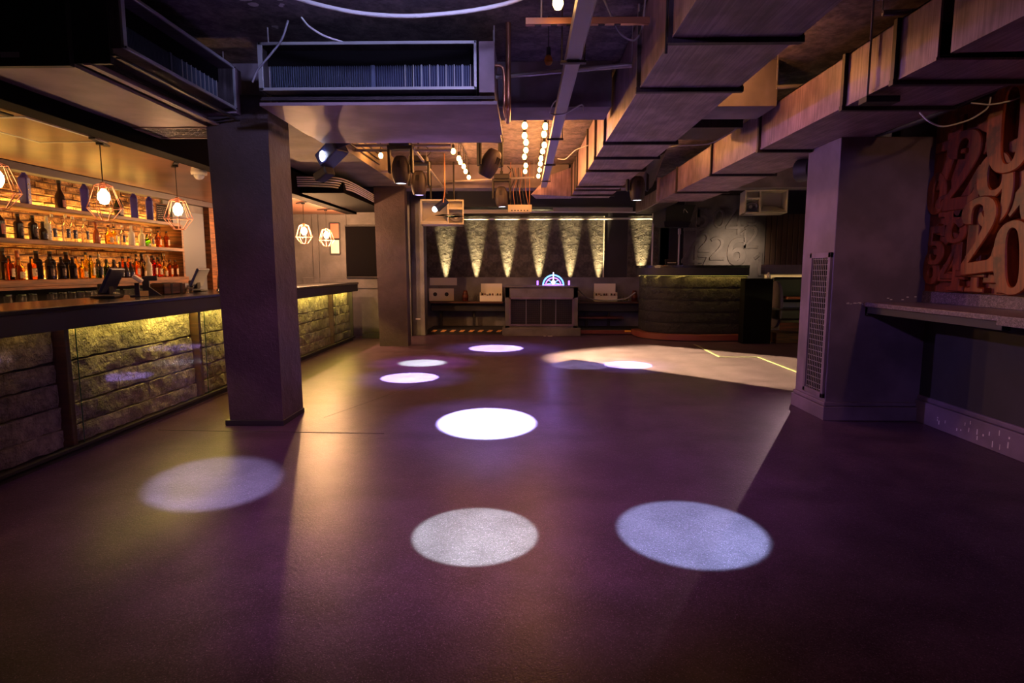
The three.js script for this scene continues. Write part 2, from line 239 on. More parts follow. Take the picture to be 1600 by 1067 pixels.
{
  const rows = [[0.075, 0.205], [0.215, 0.37], [0.385, 0.545], [0.56, 0.7], [0.715, 0.955]];
  const cuts = { 0: [], 1: [[], [0.55], [0.33], [], []], 2: [[], [], [], [], []], 3: [[0.4], [], [0.7], [], [0.3]], 4: [[0.55], [], [], [0.35], []] };
  posts.slice(0, -1).forEach((z0, k) => {
    const a = z0 - 0.05, b = posts[k + 1] + (k < 4 ? 0.05 : 0), len = a - b;
    rows.forEach(([y0, y1], r) => {
      const stops = [0, ...((cuts[k] || [])[r] || []), 1], rowsHere = k === 4 && r === 2 ? null : 1;
      for (let i = 0; i < stops.length - 1; i++) {
        const w = (stops[i + 1] - stops[i]) * len - 0.014, c = a - (stops[i] + stops[i + 1]) / 2 * len, y = (y0 + y1) / 2;
        const o = part('stone_block', bar, roughBlock(w, y1 - y0, 100 + k * 31 + r * 7 + i), rnd() < 0.5 ? M.stone : M.stoneB);
        o.position.set(-3.478 + (4 - r) * 0.007 + rr(-0.004, 0.006), y, c); o.rotation.y = Math.PI / 2;
      }
    });
    part('glass_pane', bar, [box(0.001, 0.88, len + 0.06, -3.385, 0.515, (a + b) / 2, 0)].map((g) => new THREE.PlaneGeometry(len + 0.06, 0.88).rotateY(Math.PI / 2).translate(-3.385, 0.515, (a + b) / 2)), M.pane);
    part('pane_edge', bar, [span(-3.389, -3.384, 0.075, 0.955, a - 0.024, a - 0.018, 0)], M.edgeGlass);
  });
  // light strips under the fascia, one run per bay; the nearest bay's is weaker
  const kk = [0.05, 1, 1.25, 1.1, 1.3], hue = [lin(1, 0.5, 0.1), L.barStrip[1], L.barStrip[1], L.barStrip[1], L.barStrip[1]];
  posts.slice(0, -1).forEach((z0, k) => {
    const a = z0 - 0.06, b = posts[k + 1] + 0.06, len = a - b, n = k === 1 ? [[0.0, 0.55, 0.45], [0.55, 1, 1.5]] : [[0, 1, 1]];
    part('light_strip', bar, [span(-3.412, -3.4, 1.0, 1.007, a, b, 0)], M.ledYellow);
    for (const [s0, s1, q] of n) { const c = a - len * (s0 + s1) / 2; strip(scene, [-3.406, 0.998, c], [-3.43, 0, c], L.barStrip[0] * kk[k] * q, hue[k], len * (s1 - s0), 0.014); }
  });
}
// ------------------------------------------------------------------ back bar
const back = thing('back_bar', 'wooden back bar of two shelves and a counter full of bottles', 'bar shelves');
part('shelf', back, [span(-5.44, -5.1, 2.02, 2.065, -9.05, -3.2, 0.005)], M.wood);
part('shelf', back, [span(-5.44, -5.1, 1.655, 1.705, -9.1, -3.2, 0.005)], M.wood);
part('counter_slab', back, [span(-5.44, -5.08, 1.215, 1.285, -9.15, -3.2, 0.006), span(-5.12, -5.06, 1.185, 1.215, -9.15, -3.2, 0.004)], M.wood);
part('end_board', back, [span(-5.44, -5.12, 1.28, 2.05, -9.14, -9.09, 0.004)], M.wood);
part('lower_shelf', back, [span(-5.44, -5.0, 0.98, 1.02, -9.15, -3.2, 0.004), span(-5.44, -5.4, 0, 1.2, -9.15, -3.2, 0)], M.black);
part('light_strip', back, [2.068, 1.708, 1.288].map((y) => span(-5.415, -5.4, y, y + 0.006, -9.0, -3.4, 0)), M.ledAmber);
strip(scene, [-5.405, 2.078, -6.6], [-5.36, 3.078, -6.6], L.shelfStrip[0] * 1.1, L.shelfStrip[1], 4.8, 0.014);
for (const [y, q] of [[2.075, 0.7], [1.715, 1.5], [1.295, 1.5]]) strip(scene, [-5.36, y, -6.6], [-5.45, y + 0.26, -6.6], L.shelfStrip[0] * q, L.shelfStrip[1], 4.8, 0.014);
// uprights and doors beyond the shelves
struct('door_1', [span(-5.4, -5.36, 0, 2.3, -10.2, -9.3, 0.006)], std([0.1, 0.11, 0.15], 0.5));
struct('trim_4', [span(-5.4, -5.3, 0, 2.42, -10.55, -10.28, 0.006)], M.wood);
struct('trim_5', [0, 1, 2, 3, 4, 5, 6, 7].map((i) => span(-5.4, -5.33, 1.25 + i * 0.14, 1.36 + i * 0.14, -10.9, -10.75, 0.006)), M.wood);

// ------------------------------------------------------------------ bottles
const glassB = (c, dist = 0.05, rough = 0.04) => phy({ color: 0xffffff, roughness: rough, transmission: 1, thickness: 0.05, ior: 1.45, attenuationColor: lin(...c), attenuationDistance: dist });
const labelTex = (bg, ink, seed) => {
  const c = document.createElement('canvas'); c.width = 64; c.height = 64; const x = c.getContext('2d'), h = (i) => hash(i, seed, 3);
  x.fillStyle = bg; x.fillRect(0, 0, 64, 64); x.fillStyle = ink; x.beginPath(); x.arc(32, 22, 9 + 4 * h(1), 0, 7); x.fill();
  for (let i = 0; i < 4; i++) x.fillRect(10 + 8 * h(i + 4), 38 + i * 6, 26 + 16 * h(i + 9), 2.5);
  const t = new THREE.CanvasTexture(c); t.colorSpace = THREE.SRGBColorSpace; return t;
};
const LB = { cream: labelTex('#d8cbb0', '#5a3a2a', 1), dark: labelTex('#3a2430', '#c09a7a', 2), pink: labelTex('#b06a60', '#3a1c20', 3), white: labelTex('#dcdad2', '#28324a', 4), blue: labelTex('#1a2050', '#c8c8d8', 5) };
const labelM = Object.fromEntries(Object.entries(LB).map(([k, t]) => [k, std([1, 1, 1], 0.6, 0, { map: t })]));
const shapes = {
  tall: (r, h) => [[0, 0], [r * 0.96, 0.002], [r, 0.01], [r, h * 0.56], [r * 0.92, h * 0.62], [r * 0.42, h * 0.74], [r * 0.34, h * 0.8], [r * 0.34, h * 0.93], [0, h * 0.93]],
  shoulder: (r, h) => [[0, 0], [r * 0.96, 0.002], [r, 0.01], [r, h * 0.6], [r * 0.9, h * 0.67], [r * 0.4, h * 0.73], [r * 0.36, h * 0.92], [0, h * 0.92]],
  squat: (r, h) => [[0, 0], [r * 0.9, 0.002], [r, 0.015], [r * 1.02, h * 0.42], [r * 0.9, h * 0.55], [r * 0.4, h * 0.66], [r * 0.32, h * 0.9], [0, h * 0.9]],
  wine: (r, h) => [[0, 0], [r * 0.92, 0.002], [r, 0.012], [r, h * 0.38], [r * 0.86, h * 0.5], [r * 0.4, h * 0.68], [r * 0.34, h * 0.74], [r * 0.36, h * 0.97], [0, h * 0.97]],
  round: (r, h) => [[0, 0], [r * 0.7, 0.002], [r * 0.95, h * 0.12], [r * 1.05, h * 0.28], [r * 0.9, h * 0.46], [r * 0.4, h * 0.6], [r * 0.3, h * 0.7], [r * 0.3, h * 0.9], [0, h * 0.9]],
  box: (r, h) => null,
};
function labelGeo(r, y0, y1) { const g = new THREE.CylinderGeometry(r, r, y1 - y0, 14, 1, true, Math.PI / 2 - 1.15, 2.3); g.translate(0, (y0 + y1) / 2, 0); const n = g.toNonIndexed(); n.userData.ready = true; return n; }
const kinds = {
  rum: ['tall', 0.04, 0.3, std([0.018, 0.01, 0.012], 0.12), M.black, 'pink', 'dark brown bottle with a reddish label'],
  stout: ['shoulder', 0.036, 0.26, std([0.014, 0.009, 0.014], 0.12), M.black, 'dark', 'black bottle with a pale emblem label'],
  clear: ['tall', 0.034, 0.31, glassB([0.9, 0.92, 0.95], 0.3), M.white, 'blue', 'clear glass bottle with a white cap'],
  frosted: ['shoulder', 0.036, 0.29, phy({ color: lin(0.75, 0.76, 0.72), roughness: 0.5, transmission: 0.35, thickness: 0 }), M.cream, 'white', 'frosted pale bottle with a round emblem'],
  whisky: ['shoulder', 0.036, 0.26, glassB([0.85, 0.28, 0.03]), M.black, 'cream', 'amber bottle with a cream label'],
  tequila: ['squat', 0.04, 0.25, glassB([0.95, 0.55, 0.08], 0.07), M.orangeWood, 'cream', 'golden squat bottle with a wooden stopper'],
  yellow: ['tall', 0.034, 0.29, glassB([0.95, 0.72, 0.06]), M.black, 'white', 'yellow bottle with a slim neck'],
  green: ['round', 0.048, 0.23, glassB([0.25, 0.8, 0.03]), M.black, 'white', 'bright green round bottle'],
  red: ['shoulder', 0.038, 0.28, glassB([0.6, 0.02, 0.03]), M.black, 'cream', 'red bottle with a white patch'],
  small: ['squat', 0.033, 0.2, std([0.03, 0.018, 0.016], 0.15), M.black, 'blue', 'small dark bottle with a grey label'],
  copper: ['wine', 0.036, 0.27, std([0.45, 0.14, 0.06], 0.25, 0.6), M.redTrim, 'pink', 'coppery bottle with a red top'],
  wine: ['wine', 0.044, 0.31, std([0.02, 0.008, 0.008], 0.1), M.black, 'pink', 'dark wine bottle with sloping shoulders'],
  champagne: ['wine', 0.046, 0.33, std([0.012, 0.014, 0.01], 0.12), std([0.6, 0.4, 0.15], 0.35, 0.6), 'cream', 'black sparkling wine bottle with gold foil neck'],
};
const protoB = {};
function bottle(kind, shelf, at, label, group, s = 1) {
  if (!protoB[kind]) {
    const [shape, r0, h, glass, cap, lb] = kinds[kind], r = r0 * 1.2, o = thing('bottle', label, 'bottle', at, 0, group), pts = shapes[shape](r, h);
    part('glass_body', o, lathe(pts, 16), glass);
    const top = pts[pts.length - 1][1], nr = pts[pts.length - 2][0];
    part('cap', o, kind === 'champagne' ? [cyl(nr * 1.12, nr * 1.25, h * 0.3, 0, h * 0.85, 0, 12)] : [cyl(nr * 1.15, nr * 1.15, h * 0.1, 0, top + h * 0.02, 0, 12)], cap);
    part('label', o, labelGeo(pts[3][0] * 1.015 + 0.0006, h * (shape === 'wine' || shape === 'squat' || shape === 'round' ? 0.08 : 0.14), h * (shape === 'wine' ? 0.34 : shape === 'squat' ? 0.36 : shape === 'round' ? 0.24 : 0.48)), labelM[lb]);
    o.userData.base = 'bottle'; o.scale.setScalar(s); protoB[kind] = o; o.rotation.y = rr(0.3, 0.7); return o;
  }
  const o = dup(protoB[kind], at, rr(0.2, 0.8), label, s); return o;
}
const D = (n) => ORD[n];
{
  // top shelf: four blue tins, two dark bottles, one framed sign
  const T = 2.0665;
  const tinSpots = [[-6.42, 0.32], [-7.3, 0.31], [-8.22, 0.32], [-8.56, 0.31]];
  const tinM = std([0.03, 0.018, 0.3], 0.4), tin = thing('bottle_tin', 'tall blue gift tin, first from the left on the top shelf', 'tin', [-5.25, T, tinSpots[0][0]], 0.25, 'blue tins on the top shelf');
  part('body', tin, [box(0.085, 0.29, 0.085, 0, 0.145, 0, 0.016)], tinM); part('lid', tin, [cyl(0.026, 0.04, 0.03, 0, 0.303, 0, 16), cyl(0.02, 0.02, 0.018, 0, 0.326, 0, 14)], tinM);
  for (let k = 0; k < 4; k++) part('medallion', tin, [cyl(0.012, 0.012, 0.004, 0, 0, 0, 10).rotateZ(Math.PI / 2).translate(0.0435, 0.05 + k * 0.055, 0.015)], M.chrome);
  tin.userData.base = 'bottle_tin';
  tinSpots.slice(1).forEach(([z], i) => dup(tin, [-5.25, T, z], rr(0.1, 0.7), 'tall blue gift tin, ' + D(i + 1) + ' from the left on the top shelf'));
  bottle('wine', 2, [-5.25, T, -6.9], 'dark wine bottle between the first two blue tins on the top shelf');
  bottle('champagne', 2, [-5.25, T, -7.9], 'black sparkling wine bottle with gold foil neck on the top shelf');
  const c = document.createElement('canvas'); c.width = c.height = 128; const x = c.getContext('2d'); x.fillStyle = '#141012'; x.fillRect(0, 0, 128, 128); x.fillStyle = '#b0a098'; for (let i = 0; i < 7; i++) { let p = 12; while (p < 108) { const w = 5 + 14 * hash(i, p, 8); x.fillRect(p, 14 + i * 15, Math.min(w, 114 - p), 5); p += w + 5; } }
  const ct = new THREE.CanvasTexture(c); ct.colorSpace = THREE.SRGBColorSpace;
  const fr = thing('chalkboard', 'small wooden framed chalkboard menu leaning at the right end of the top shelf', 'chalkboard', [-5.24, T, -8.83], 1.2);
  part('frame', fr, [box(0.2, 0.015, 0.02, 0, 0.0075, 0), box(0.2, 0.015, 0.02, 0, 0.2575, 0), box(0.015, 0.25, 0.02, -0.0925, 0.1325, 0), box(0.015, 0.25, 0.02, 0.0925, 0.1325, 0)], M.wood);
  const bd = new THREE.PlaneGeometry(0.17, 0.235).translate(0, 0.1325, 0.004).toNonIndexed(); bd.userData.ready = true; part('board', fr, bd, std([1, 1, 1], 0.8, 0, { map: ct })); part('backing', fr, [box(0.17, 0.235, 0.006, 0, 0.1325, 0)], M.black);
  // middle shelf
  const mid = [['rum', -6.05, 0.98], ['stout', -6.28, 1.0], ['stout', -6.47, 1.0], ['small', -6.6, 1.05], ['frosted', -6.66, 0.92], ['clear', -6.74, 0.95], ['clear', -6.94, 0.98], ['clear', -7.05, 0.95], ['clear', -7.24, 0.94], ['copper', -7.43, 0.92], ['tequila', -7.66, 0.98], ['yellow', -7.76, 0.8], ['clear', -7.92, 0.82], ['frosted', -8.1, 0.92], ['frosted', -8.32, 0.86], ['green', -8.44, 0.75], ['clear', -8.54, 0.78], ['whisky', -8.7, 0.9], ['whisky', -8.9, 0.92]];
  mid.forEach(([k, z, s], i) => bottle(k, 1, [-5.24, 1.7065, z], kinds[k][6] + ', ' + D(i) + ' from left on the middle shelf', undefined, s));
  // lowest row: front rank and back rank
  const front = [['whisky', -6.04], ['tequila', -6.16], ['whisky', -6.32], ['stout', -6.56], ['stout', -6.73], ['stout', -6.9], ['tequila', -7.06], ['yellow', -7.2], ['clear', -7.34], ['green', -7.47], ['small', -7.6], ['small', -7.72], ['small', -7.83], ['small', -7.93], ['whisky', -8.05], ['tequila', -8.18], ['frosted', -8.32], ['red', -8.44], ['whisky', -8.56], ['tequila', -8.68], ['whisky', -8.82], ['whisky', -8.96]];
  front.forEach(([k, z], i) => bottle(k, 0, [-5.17, 1.2865, z], kinds[k][6] + ', ' + D(i) + ' from left in the front bottom row', undefined, k === 'stout' ? 0.95 : k === 'small' ? 1.05 : 0.94));
  const rear = [['rum', -6.12], ['copper', -6.3], ['stout', -6.55], ['stout', -6.74], ['stout', -6.98], ['tequila', -7.13], ['yellow', -7.3], ['small', -7.5], ['small', -7.66], ['small', -7.8], ['whisky', -7.98], ['whisky', -8.1], ['yellow', -8.26], ['rum', -8.38], ['frosted', -8.5], ['red', -8.62], ['whisky', -8.75], ['clear', -8.9]];
  rear.forEach(([k, z], i) => bottle(k, 0, [-5.3, 1.2865, z], kinds[k][6] + ', ' + D(i) + ' from left in the rear bottom row', undefined, k === 'stout' ? 1.2 : k === 'small' ? 1.2 : 1.08));
  // tumblers under the counter slab
  const tg = phy({ color: 0xffffff, roughness: 0.05, transmission: 1, thickness: 0, ior: 1.5 });
  const t0 = thing('tumbler', 'clear tumbler upside down in the row under the back counter', 'glass', [-5.1, 1.021, -5.9], 0, 'tumblers under the back counter');
  part('bowl', t0, lathe([[0.036, 0], [0.03, 0.11], [0.0, 0.112]], 12), tg); part('base', t0, [cyl(0.029, 0.029, 0.012, 0, 0.118, 0, 12)], M.chrome); t0.userData.base = 'tumbler';
  for (let i = 1; i < 46; i++) { if (i === 6 || i === 7 || i === 24) continue; dup(t0, [-5.06 - (i % 2) * 0.09, 1.021, -5.9 - i * 0.068], rr(0, 6), t0.userData.label); }
}

// ------------------------------------------------------------------ pendants over the bar
{
  const spots = [[-4.28, 1.9, 'wire cage pendant at the left edge of the picture, cage cut by the frame'], [-5.38, 2.0, 'wire cage pendant with a pale bulb hanging before the blue tins'], [-6.53, 1.98, 'bright wire cage pendant hanging right of the bottle shelves'], [-10.26, 2.02, 'glowing cage pendant beside the near column, left of the far pair'], [-11.42, 2.02, 'glowing cage pendant hanging before the framed notices']];
  const p = thing('pendant_lamp', spots[0][2], 'pendant lamp', [-3.7, 2.5, spots[0][0]], 0, 'cage pendants over the bar');
  part('canopy', p, [box(0.05, 0.014, 0.36, 0, -0.007, 0, 0.004), cyl(0.03, 0.03, 0.02, 0, -0.02, 0, 12)], M.black);
  part('cord', p, [rod([0, -0.02, 0], [0, -0.36, 0], 0.004, 6)], M.cableBlack);
  part('socket', p, [cyl(0.018, 0.022, 0.06, 0, -0.375, 0, 12)], M.rose);
  part('bulb', p, lathe([[0, -0.54], [0.03, -0.53], [0.048, -0.49], [0.046, -0.45], [0.024, -0.415], [0.014, -0.4], [0, -0.4]], 14), M.bulbWarm);
  const ring = (r, y) => new THREE.TorusGeometry(r, 0.0035, 5, 8).rotateX(Math.PI / 2).translate(0, y, 0), gs = [ring(0.075, -0.38), ring(0.14, -0.57), ring(0.055, -0.68), new THREE.TorusGeometry(0.03, 0.0035, 5, 8).rotateX(Math.PI / 2).translate(0, -0.36, 0)];
  for (let k = 0; k < 8; k++) { const a = k * Math.PI / 4, c = Math.cos(a), s = Math.sin(a); gs.push(rod([c * 0.03, -0.36, s * 0.03], [c * 0.075, -0.38, s * 0.075], 0.003, 5), rod([c * 0.075, -0.38, s * 0.075], [c * 0.14, -0.57, s * 0.14], 0.003, 5), rod([c * 0.14, -0.57, s * 0.14], [c * 0.055, -0.68, s * 0.055], 0.003, 5)); }
  part('cage', p, gs, M.rose); p.userData.base = 'pendant_lamp';
  spots.forEach(([z, y, lb], i) => { if (i) dup(p, [-3.7, 2.5, z], i * 0.3, lb); point(scene, [-3.7, 2.04, z], L.pendant[0] * [0.05, 0.06, 0.45, 4.6, 4.6][i], L.pendant[1], 1.6); });
}
// dome camera
{
  const d = thing('dome_camera', 'white security dome camera on the bar ceiling edge by the column', 'security camera', [-3.62, 2.51, -6.85]);
  part('housing', d, [cyl(0.075, 0.085, 0.05, 0, -0.025, 0, 20), cyl(0.085, 0.08, 0.025, 0, -0.062, 0, 20)], M.white);
  part('dome', d, new THREE.SphereGeometry(0.06, 18, 8, 0, 7, Math.PI / 2, Math.PI / 2).translate(0, -0.07, 0), phy({ color: lin(0.3, 0.3, 0.3), roughness: 0.05, clearcoat: 1 }));
}
// ceiling hatch and return-air grille in the bar ceiling
{
  const h = thing('ceiling_hatch', 'pale framed access hatch in the bar ceiling at the left edge', 'hatch', [-3.98, 2.508, -5.0]);
  part('frame', h, [box(0.03, 0.012, 0.9, -0.3, 0, 0), box(0.03, 0.012, 0.9, 0.3, 0, 0), box(0.6, 0.012, 0.03, 0, 0, -0.44), box(0.6, 0.012, 0.03, 0, 0, 0.44)], M.white); part('lid', h, [box(0.57, 0.006, 0.86, 0, 0.003, 0)], M.soffit);
  const g = thing('ceiling_grille', 'square ornamental air grille behind the left air conditioning unit', 'grille', [-3.05, 2.6, -5.52]);
  part('frame', g, [box(0.62, 0.02, 0.03, 0, 0, -0.2), box(0.62, 0.02, 0.03, 0, 0, 0.2), box(0.03, 0.02, 0.4, -0.31, 0, 0), box(0.03, 0.02, 0.4, 0.31, 0, 0)], M.acPanel);
  const gs = []; for (let i = 0; i < 9; i++) gs.push(rod([-0.3 + i * 0.075, 0.003, -0.2], [-0.3 + i * 0.075, 0.003, 0.2], 0.005, 5)); for (let i = 0; i < 5; i++) gs.push(rod([-0.3, 0.003, -0.16 + i * 0.08], [0.3, 0.003, -0.16 + i * 0.08], 0.005, 5)); for (let i = 0; i < 8; i++) for (let j = 0; j < 4; j++) gs.push(new THREE.TorusGeometry(0.025, 0.004, 4, 8).rotateX(Math.PI / 2).translate(-0.26 + i * 0.075, 0, -0.12 + j * 0.08));
  part('lattice', g, gs, M.conduit);
}
// things on the bar top
{
  const BT = 1.136;
  const screen = (label, at, turn) => {
    const o = thing('till_screen', label, 'till', at, turn);
    part('screen_case', o, [box(0.03, 0.24, 0.32, 0, 0, 0, 0.01).rotateZ(-0.45).translate(0, 0.16, 0)], M.navy);
    part('stand', o, [box(0.1, 0.1, 0.1, -0.06, 0.08, 0, 0.012), box(0.2, 0.02, 0.22, -0.05, 0.012, 0, 0.006)], M.black); return o;
  };
  screen('blue backed till screen tilted on the bar top, nearest of the two', [-3.78, BT, -5.52], 0.25);
  screen('blue backed till screen on the bar top beside the near column', [-3.82, BT, -7.1], 0.1);
  const r = thing('customer_display', 'pale slanted customer display on a black stalk next to the nearer till', 'display', [-3.72, BT, -5.78], 0.5);
  part('stalk', r, [box(0.04, 0.13, 0.04, 0, 0.065, 0), box(0.12, 0.015, 0.12, 0, 0.0075, 0)], M.black); part('head', r, [box(0.035, 0.09, 0.2, 0, 0, 0, 0.01).rotateZ(0.9).translate(0.01, 0.17, 0)], M.white); part('foot_card', r, [box(0.07, 0.05, 0.004, 0.06, 0.03, 0.07)], std([0.7, 0.45, 0.1], 0.5));
  const d = thing('tap_holder', 'black bracket shaped dispenser next to the wooden caddy on the bar', 'dispenser', [-3.78, BT, -6.02], 0.4);
  part('column', d, [box(0.06, 0.19, 0.06, 0, 0.095, 0, 0.008)], M.black); part('spout', d, [box(0.1, 0.05, 0.06, 0.05, 0.17, 0, 0.008)], M.black); part('brace', d, [hexa([[-0.03, 0, -0.03], [0.13, 0, -0.03], [0.13, 0, 0.03], [-0.03, 0, 0.03], [-0.03, 0.1, -0.03], [0.01, 0.1, -0.03], [0.01, 0.1, 0.03], [-0.03, 0.1, 0.03]])], M.black);
  const c = thing('napkin_caddy', 'dark wooden napkin caddy box on the bar top', 'caddy', [-3.8, BT, -6.38]);
  part('box', c, [span(-0.1, -0.085, 0.002, 0.11, -0.2, 0.2), span(0.085, 0.1, 0.002, 0.11, -0.2, 0.2), span(-0.1, 0.1, 0.002, 0.11, -0.2, -0.185), span(-0.1, 0.1, 0.002, 0.11, 0.185, 0.2), span(-0.1, 0.1, 0.002, 0.012, -0.2, 0.2)], M.woodDark); for (const z of [-0.12, 0.06]) part('divider', c, [span(-0.104, 0.104, 0.002, 0.118, z - 0.02, z + 0.02)], M.black);
  const k = thing('drinks_tap', 'chrome arched beer tap beside the far till and column', 'tap', [-3.72, BT, -7.36]);
  part('pipe', k, [tube([[0, 0, 0], [0, 0.13, 0], [0.02, 0.2, 0], [0.08, 0.19, 0], [0.1, 0.13, 0]], 0.022, 10, 20)], M.chrome); part('base', k, [cyl(0.045, 0.05, 0.02, 0, 0.01, 0, 16)], M.chrome); part('handle', k, [cyl(0.012, 0.018, 0.1, 0.04, 0.25, 0, 10)], M.black);
  for (const [z, n] of [[-6.72, 'nearer'], [-6.82, 'farther']]) { const g = thing('tumbler', 'small dark tumbler beside the wooden caddy, ' + n + ' of two', 'glass', [-3.78, BT, z]); part('bowl', g, lathe([[0, 0.004], [0.03, 0.004], [0.034, 0.08], [0.031, 0.08], [0.028, 0.012], [0, 0.012]], 14), glassB([0.6, 0.55, 0.5], 0.1)); }
}

// ------------------------------------------------------------------ air conditioning units
// built facing +z (opening to the viewer), base at the underside
function acUnit(label, at, turn, w, depth, back = 0) {
  const o = thing('air_conditioner', label, 'air conditioner', at, turn), hw = w / 2;
  part('base_panel', o, back ? [span(-hw, hw, 0, 0.025, -depth, -back, 0.003), span(-hw, hw, 0.012, 0.03, -back + 0.05, -back + 0.1, 0.003)] : [span(-hw, hw, 0, 0.025, -depth * 0.735, -0.0, 0.003), span(-hw, hw - 0.02, 0.01, 0.03, -depth, -depth * 0.76, 0.003)], M.acPanel);
  part('casing', o, [span(-hw + 0.02, hw - 0.03, 0.07, 0.4, -depth, -0.3, 0.006)], M.acPanel);
  part('recess', o, [span(-hw + 0.03, hw - 0.16, 0.09, 0.42, -0.34, -0.28, 0.004)], M.acDark);
  const x0 = -hw + 0.005, x1 = hw - 0.155, y0 = 0.11, y1 = 0.46, F = 0.035;
  part('flange', o, [span(x0, x1, y1 - 0.022, y1, -0.012, 0.004, 0.002), span(x0, x1, y0, y0 + 0.022, -0.012, 0.004, 0.002), span(x0, x0 + F, y0, y1, -0.012, 0.004, 0.002), span(x1 - F * 0.6, x1, y0, y1, -0.012, 0.004, 0.002)], M.acFlange);
  part('hood', o, [span(x0 + 0.01, x1 - 0.01, y1 - 0.02, y1 - 0.012, -0.28, -0.01, 0), span(x0 + 0.01, x1 - 0.01, y0 + 0.01, y0 + 0.018, -0.28, -0.01, 0), span(x0 + 0.008, x0 + 0.014, y0, y1, -0.28, -0.01, 0), span(x1 - 0.014, x1 - 0.008, y0, y1, -0.28, -0.01, 0)], M.galv);
  const fins = []; for (let i = 0; i < 90; i++) fins.push(new THREE.BoxGeometry(0.004, 0.2, 0.03).translate(x0 + 0.04 + i * (x1 - x0 - 0.08) / 89, y0 + 0.125, -0.15)); const fo = part('coil_fins', o, fins, M.coil); fo.userData.kind = 'stuff';
  part('coil_back', o, [span(x0 + 0.02, x1 - 0.02, y0, y0 + 0.23, -0.2, -0.16, 0)], M.navy); part('baffle', o, [span(x0 + 0.02, x1 - 0.02, y0 + 0.22, y1, -0.2, -0.13, 0)], M.screenBlack);  // black panel makes the upper half of the opening dark
  for (let i = 0; i < 9; i++) part('fin_rib', o, [span(x1 - 0.06 - i * 0.055 * 1.15, x1 - 0.052 - i * 0.055 * 1.15, y0 + 0.025, y0 + 0.222, -0.134, -0.128, 0)], M.acFlange);
  part('fan_divider', o, [span(x0 + (x1 - x0) * 0.5, x0 + (x1 - x0) * 0.5 + 0.025, y0 + 0.03, y0 + 0.22, -0.134, -0.126, 0)], M.coil);
  part('end_box', o, [span(hw - 0.14, hw - 0.02, 0.09, 0.46, -0.5, -0.01, 0.006)], M.acPanel);
  for (const [y, z] of [[0.045, -0.02], [0.065, -0.05]]) part('rail', o, [span(-hw, hw - 0.02, y, y + 0.012, z - 0.03, z, 0.002)], M.ductDark);
  part('hanger', o, [rod([hw - 0.03, 0.05, -0.15], [hw - 0.03, 0.62, -0.15], 0.006), rod([-hw + 0.03, 0.05, -0.15], [-hw + 0.03, 0.62, -0.15], 0.006), rod([hw - 0.03, 0.05, -depth + 0.1], [hw - 0.03, 0.62, -depth + 0.1], 0.006)], M.conduit);
  const bolts = []; for (const x of [x0 + 0.014, x1 - 0.011]) for (const y of [y0 + 0.011, y1 - 0.011]) bolts.push(cyl(0.006, 0.006, 0.008, 0, 0, 0, 8).rotateX(Math.PI / 2).translate(x, y, 0.005)); part('bolts', o, bolts, M.black).userData.kind = 'stuff';
  return o;
}
const ac2 = acUnit('ceiling fan coil unit with a long open front hanging between the column and the ducts', [-1.115, 2.63, -4.76], 0, 1.81, 1.44);
part('refrigerant_pipe', ac2, [tube([[0.88, 0.3, -0.06], [0.94, 0.29, -0.06], [0.955, 0.2, -0.08], [0.955, 0.0, -0.1], [0.96, -0.02, -0.3]], 0.012, 8, 24)], M.copper);
part('refrigerant_pipe', ac2, [tube([[0.985, 0.62, -0.1], [0.985, 0.35, -0.1], [0.985, 0.02, -0.12], [0.97, -0.01, -0.5]], 0.02, 8, 24)], M.copper);
const ac1 = acUnit('left fan coil unit turned sideways over the bar, pale wooden looking underside', [-2.4, 2.6, -4.56], Math.PI / 2, 1.6, 1.3, 0.3);
part('sheet_end', ac1, [span(-0.84, -0.8, -0.004, 0.65, -1.35, -0.3, 0.003), span(-0.8, -0.77, 0.02, 0.62, -0.32, -0.08, 0.003)], M.black);
part('rating_plate', ac1, [span(-0.845, -0.84, 0.045, 0.075, -0.71, -0.6, 0)], std([0.3, 0.27, 0.33], 0.5));
struct('bulkhead_bar', span(-5.4, -3.3, 2.57, H, -3.8, -3.68, 0.004), M.black);

// ------------------------------------------------------------------ ducts
function rectDuct(label, x0, x1, y0, y1, z0, z1, flanges, m, mUnder) {
  const o = thing('air_duct', label, 'duct', [0, 0, 0]), st = [z0, ...flanges, z1];
  for (let i = 0; i < st.length - 1; i++) {
    const a = st[i], b = st[i + 1], sag = 0.006 + 0.006 * hash(i, 3, 7);
    part('duct_section', o, [span(x0, x0 + 0.012, y0 + 0.002, y1, a - 0.008, b + 0.008, 0.002), span(x1 - 0.012, x1, y0 + 0.002, y1, a - 0.008, b + 0.008, 0.002), span(x0, x1, y0 - sag * 0.3, y0 + 0.012, a - 0.01, b + 0.01, 0.003), span(x0, x1, y1 - 0.012, y1, a - 0.008, b + 0.008, 0.002), span(x0 - 0.004, x0 + 0.004, y0 - 0.004, y0 + 0.014, a - 0.01, b + 0.01, 0.002)], m);
  }
  for (const z of flanges) part('flange_bar', o, [span(x0 - 0.03, x1 + 0.03, y0 - 0.03, y0 + 0.006, z - 0.022, z + 0.022, 0.002), span(x0 - 0.026, x0 + 0.006, y0, y1 + 0.004, z - 0.02, z + 0.02, 0.002), span(x1 - 0.006, x1 + 0.026, y0, y1, z - 0.02, z + 0.02, 0.002)], M.ductDark);
  return o;
}
const duct1 = rectDuct('large rectangular sheet metal duct running overhead, left of the two', 0.82, 1.52, 2.68, 3.19, -0.6, -11.3, [-1.9, -2.75, -3.6, -4.55, -6.4, -7.23, -8.15, -9.7, -10.1, -10.8], M.duct);
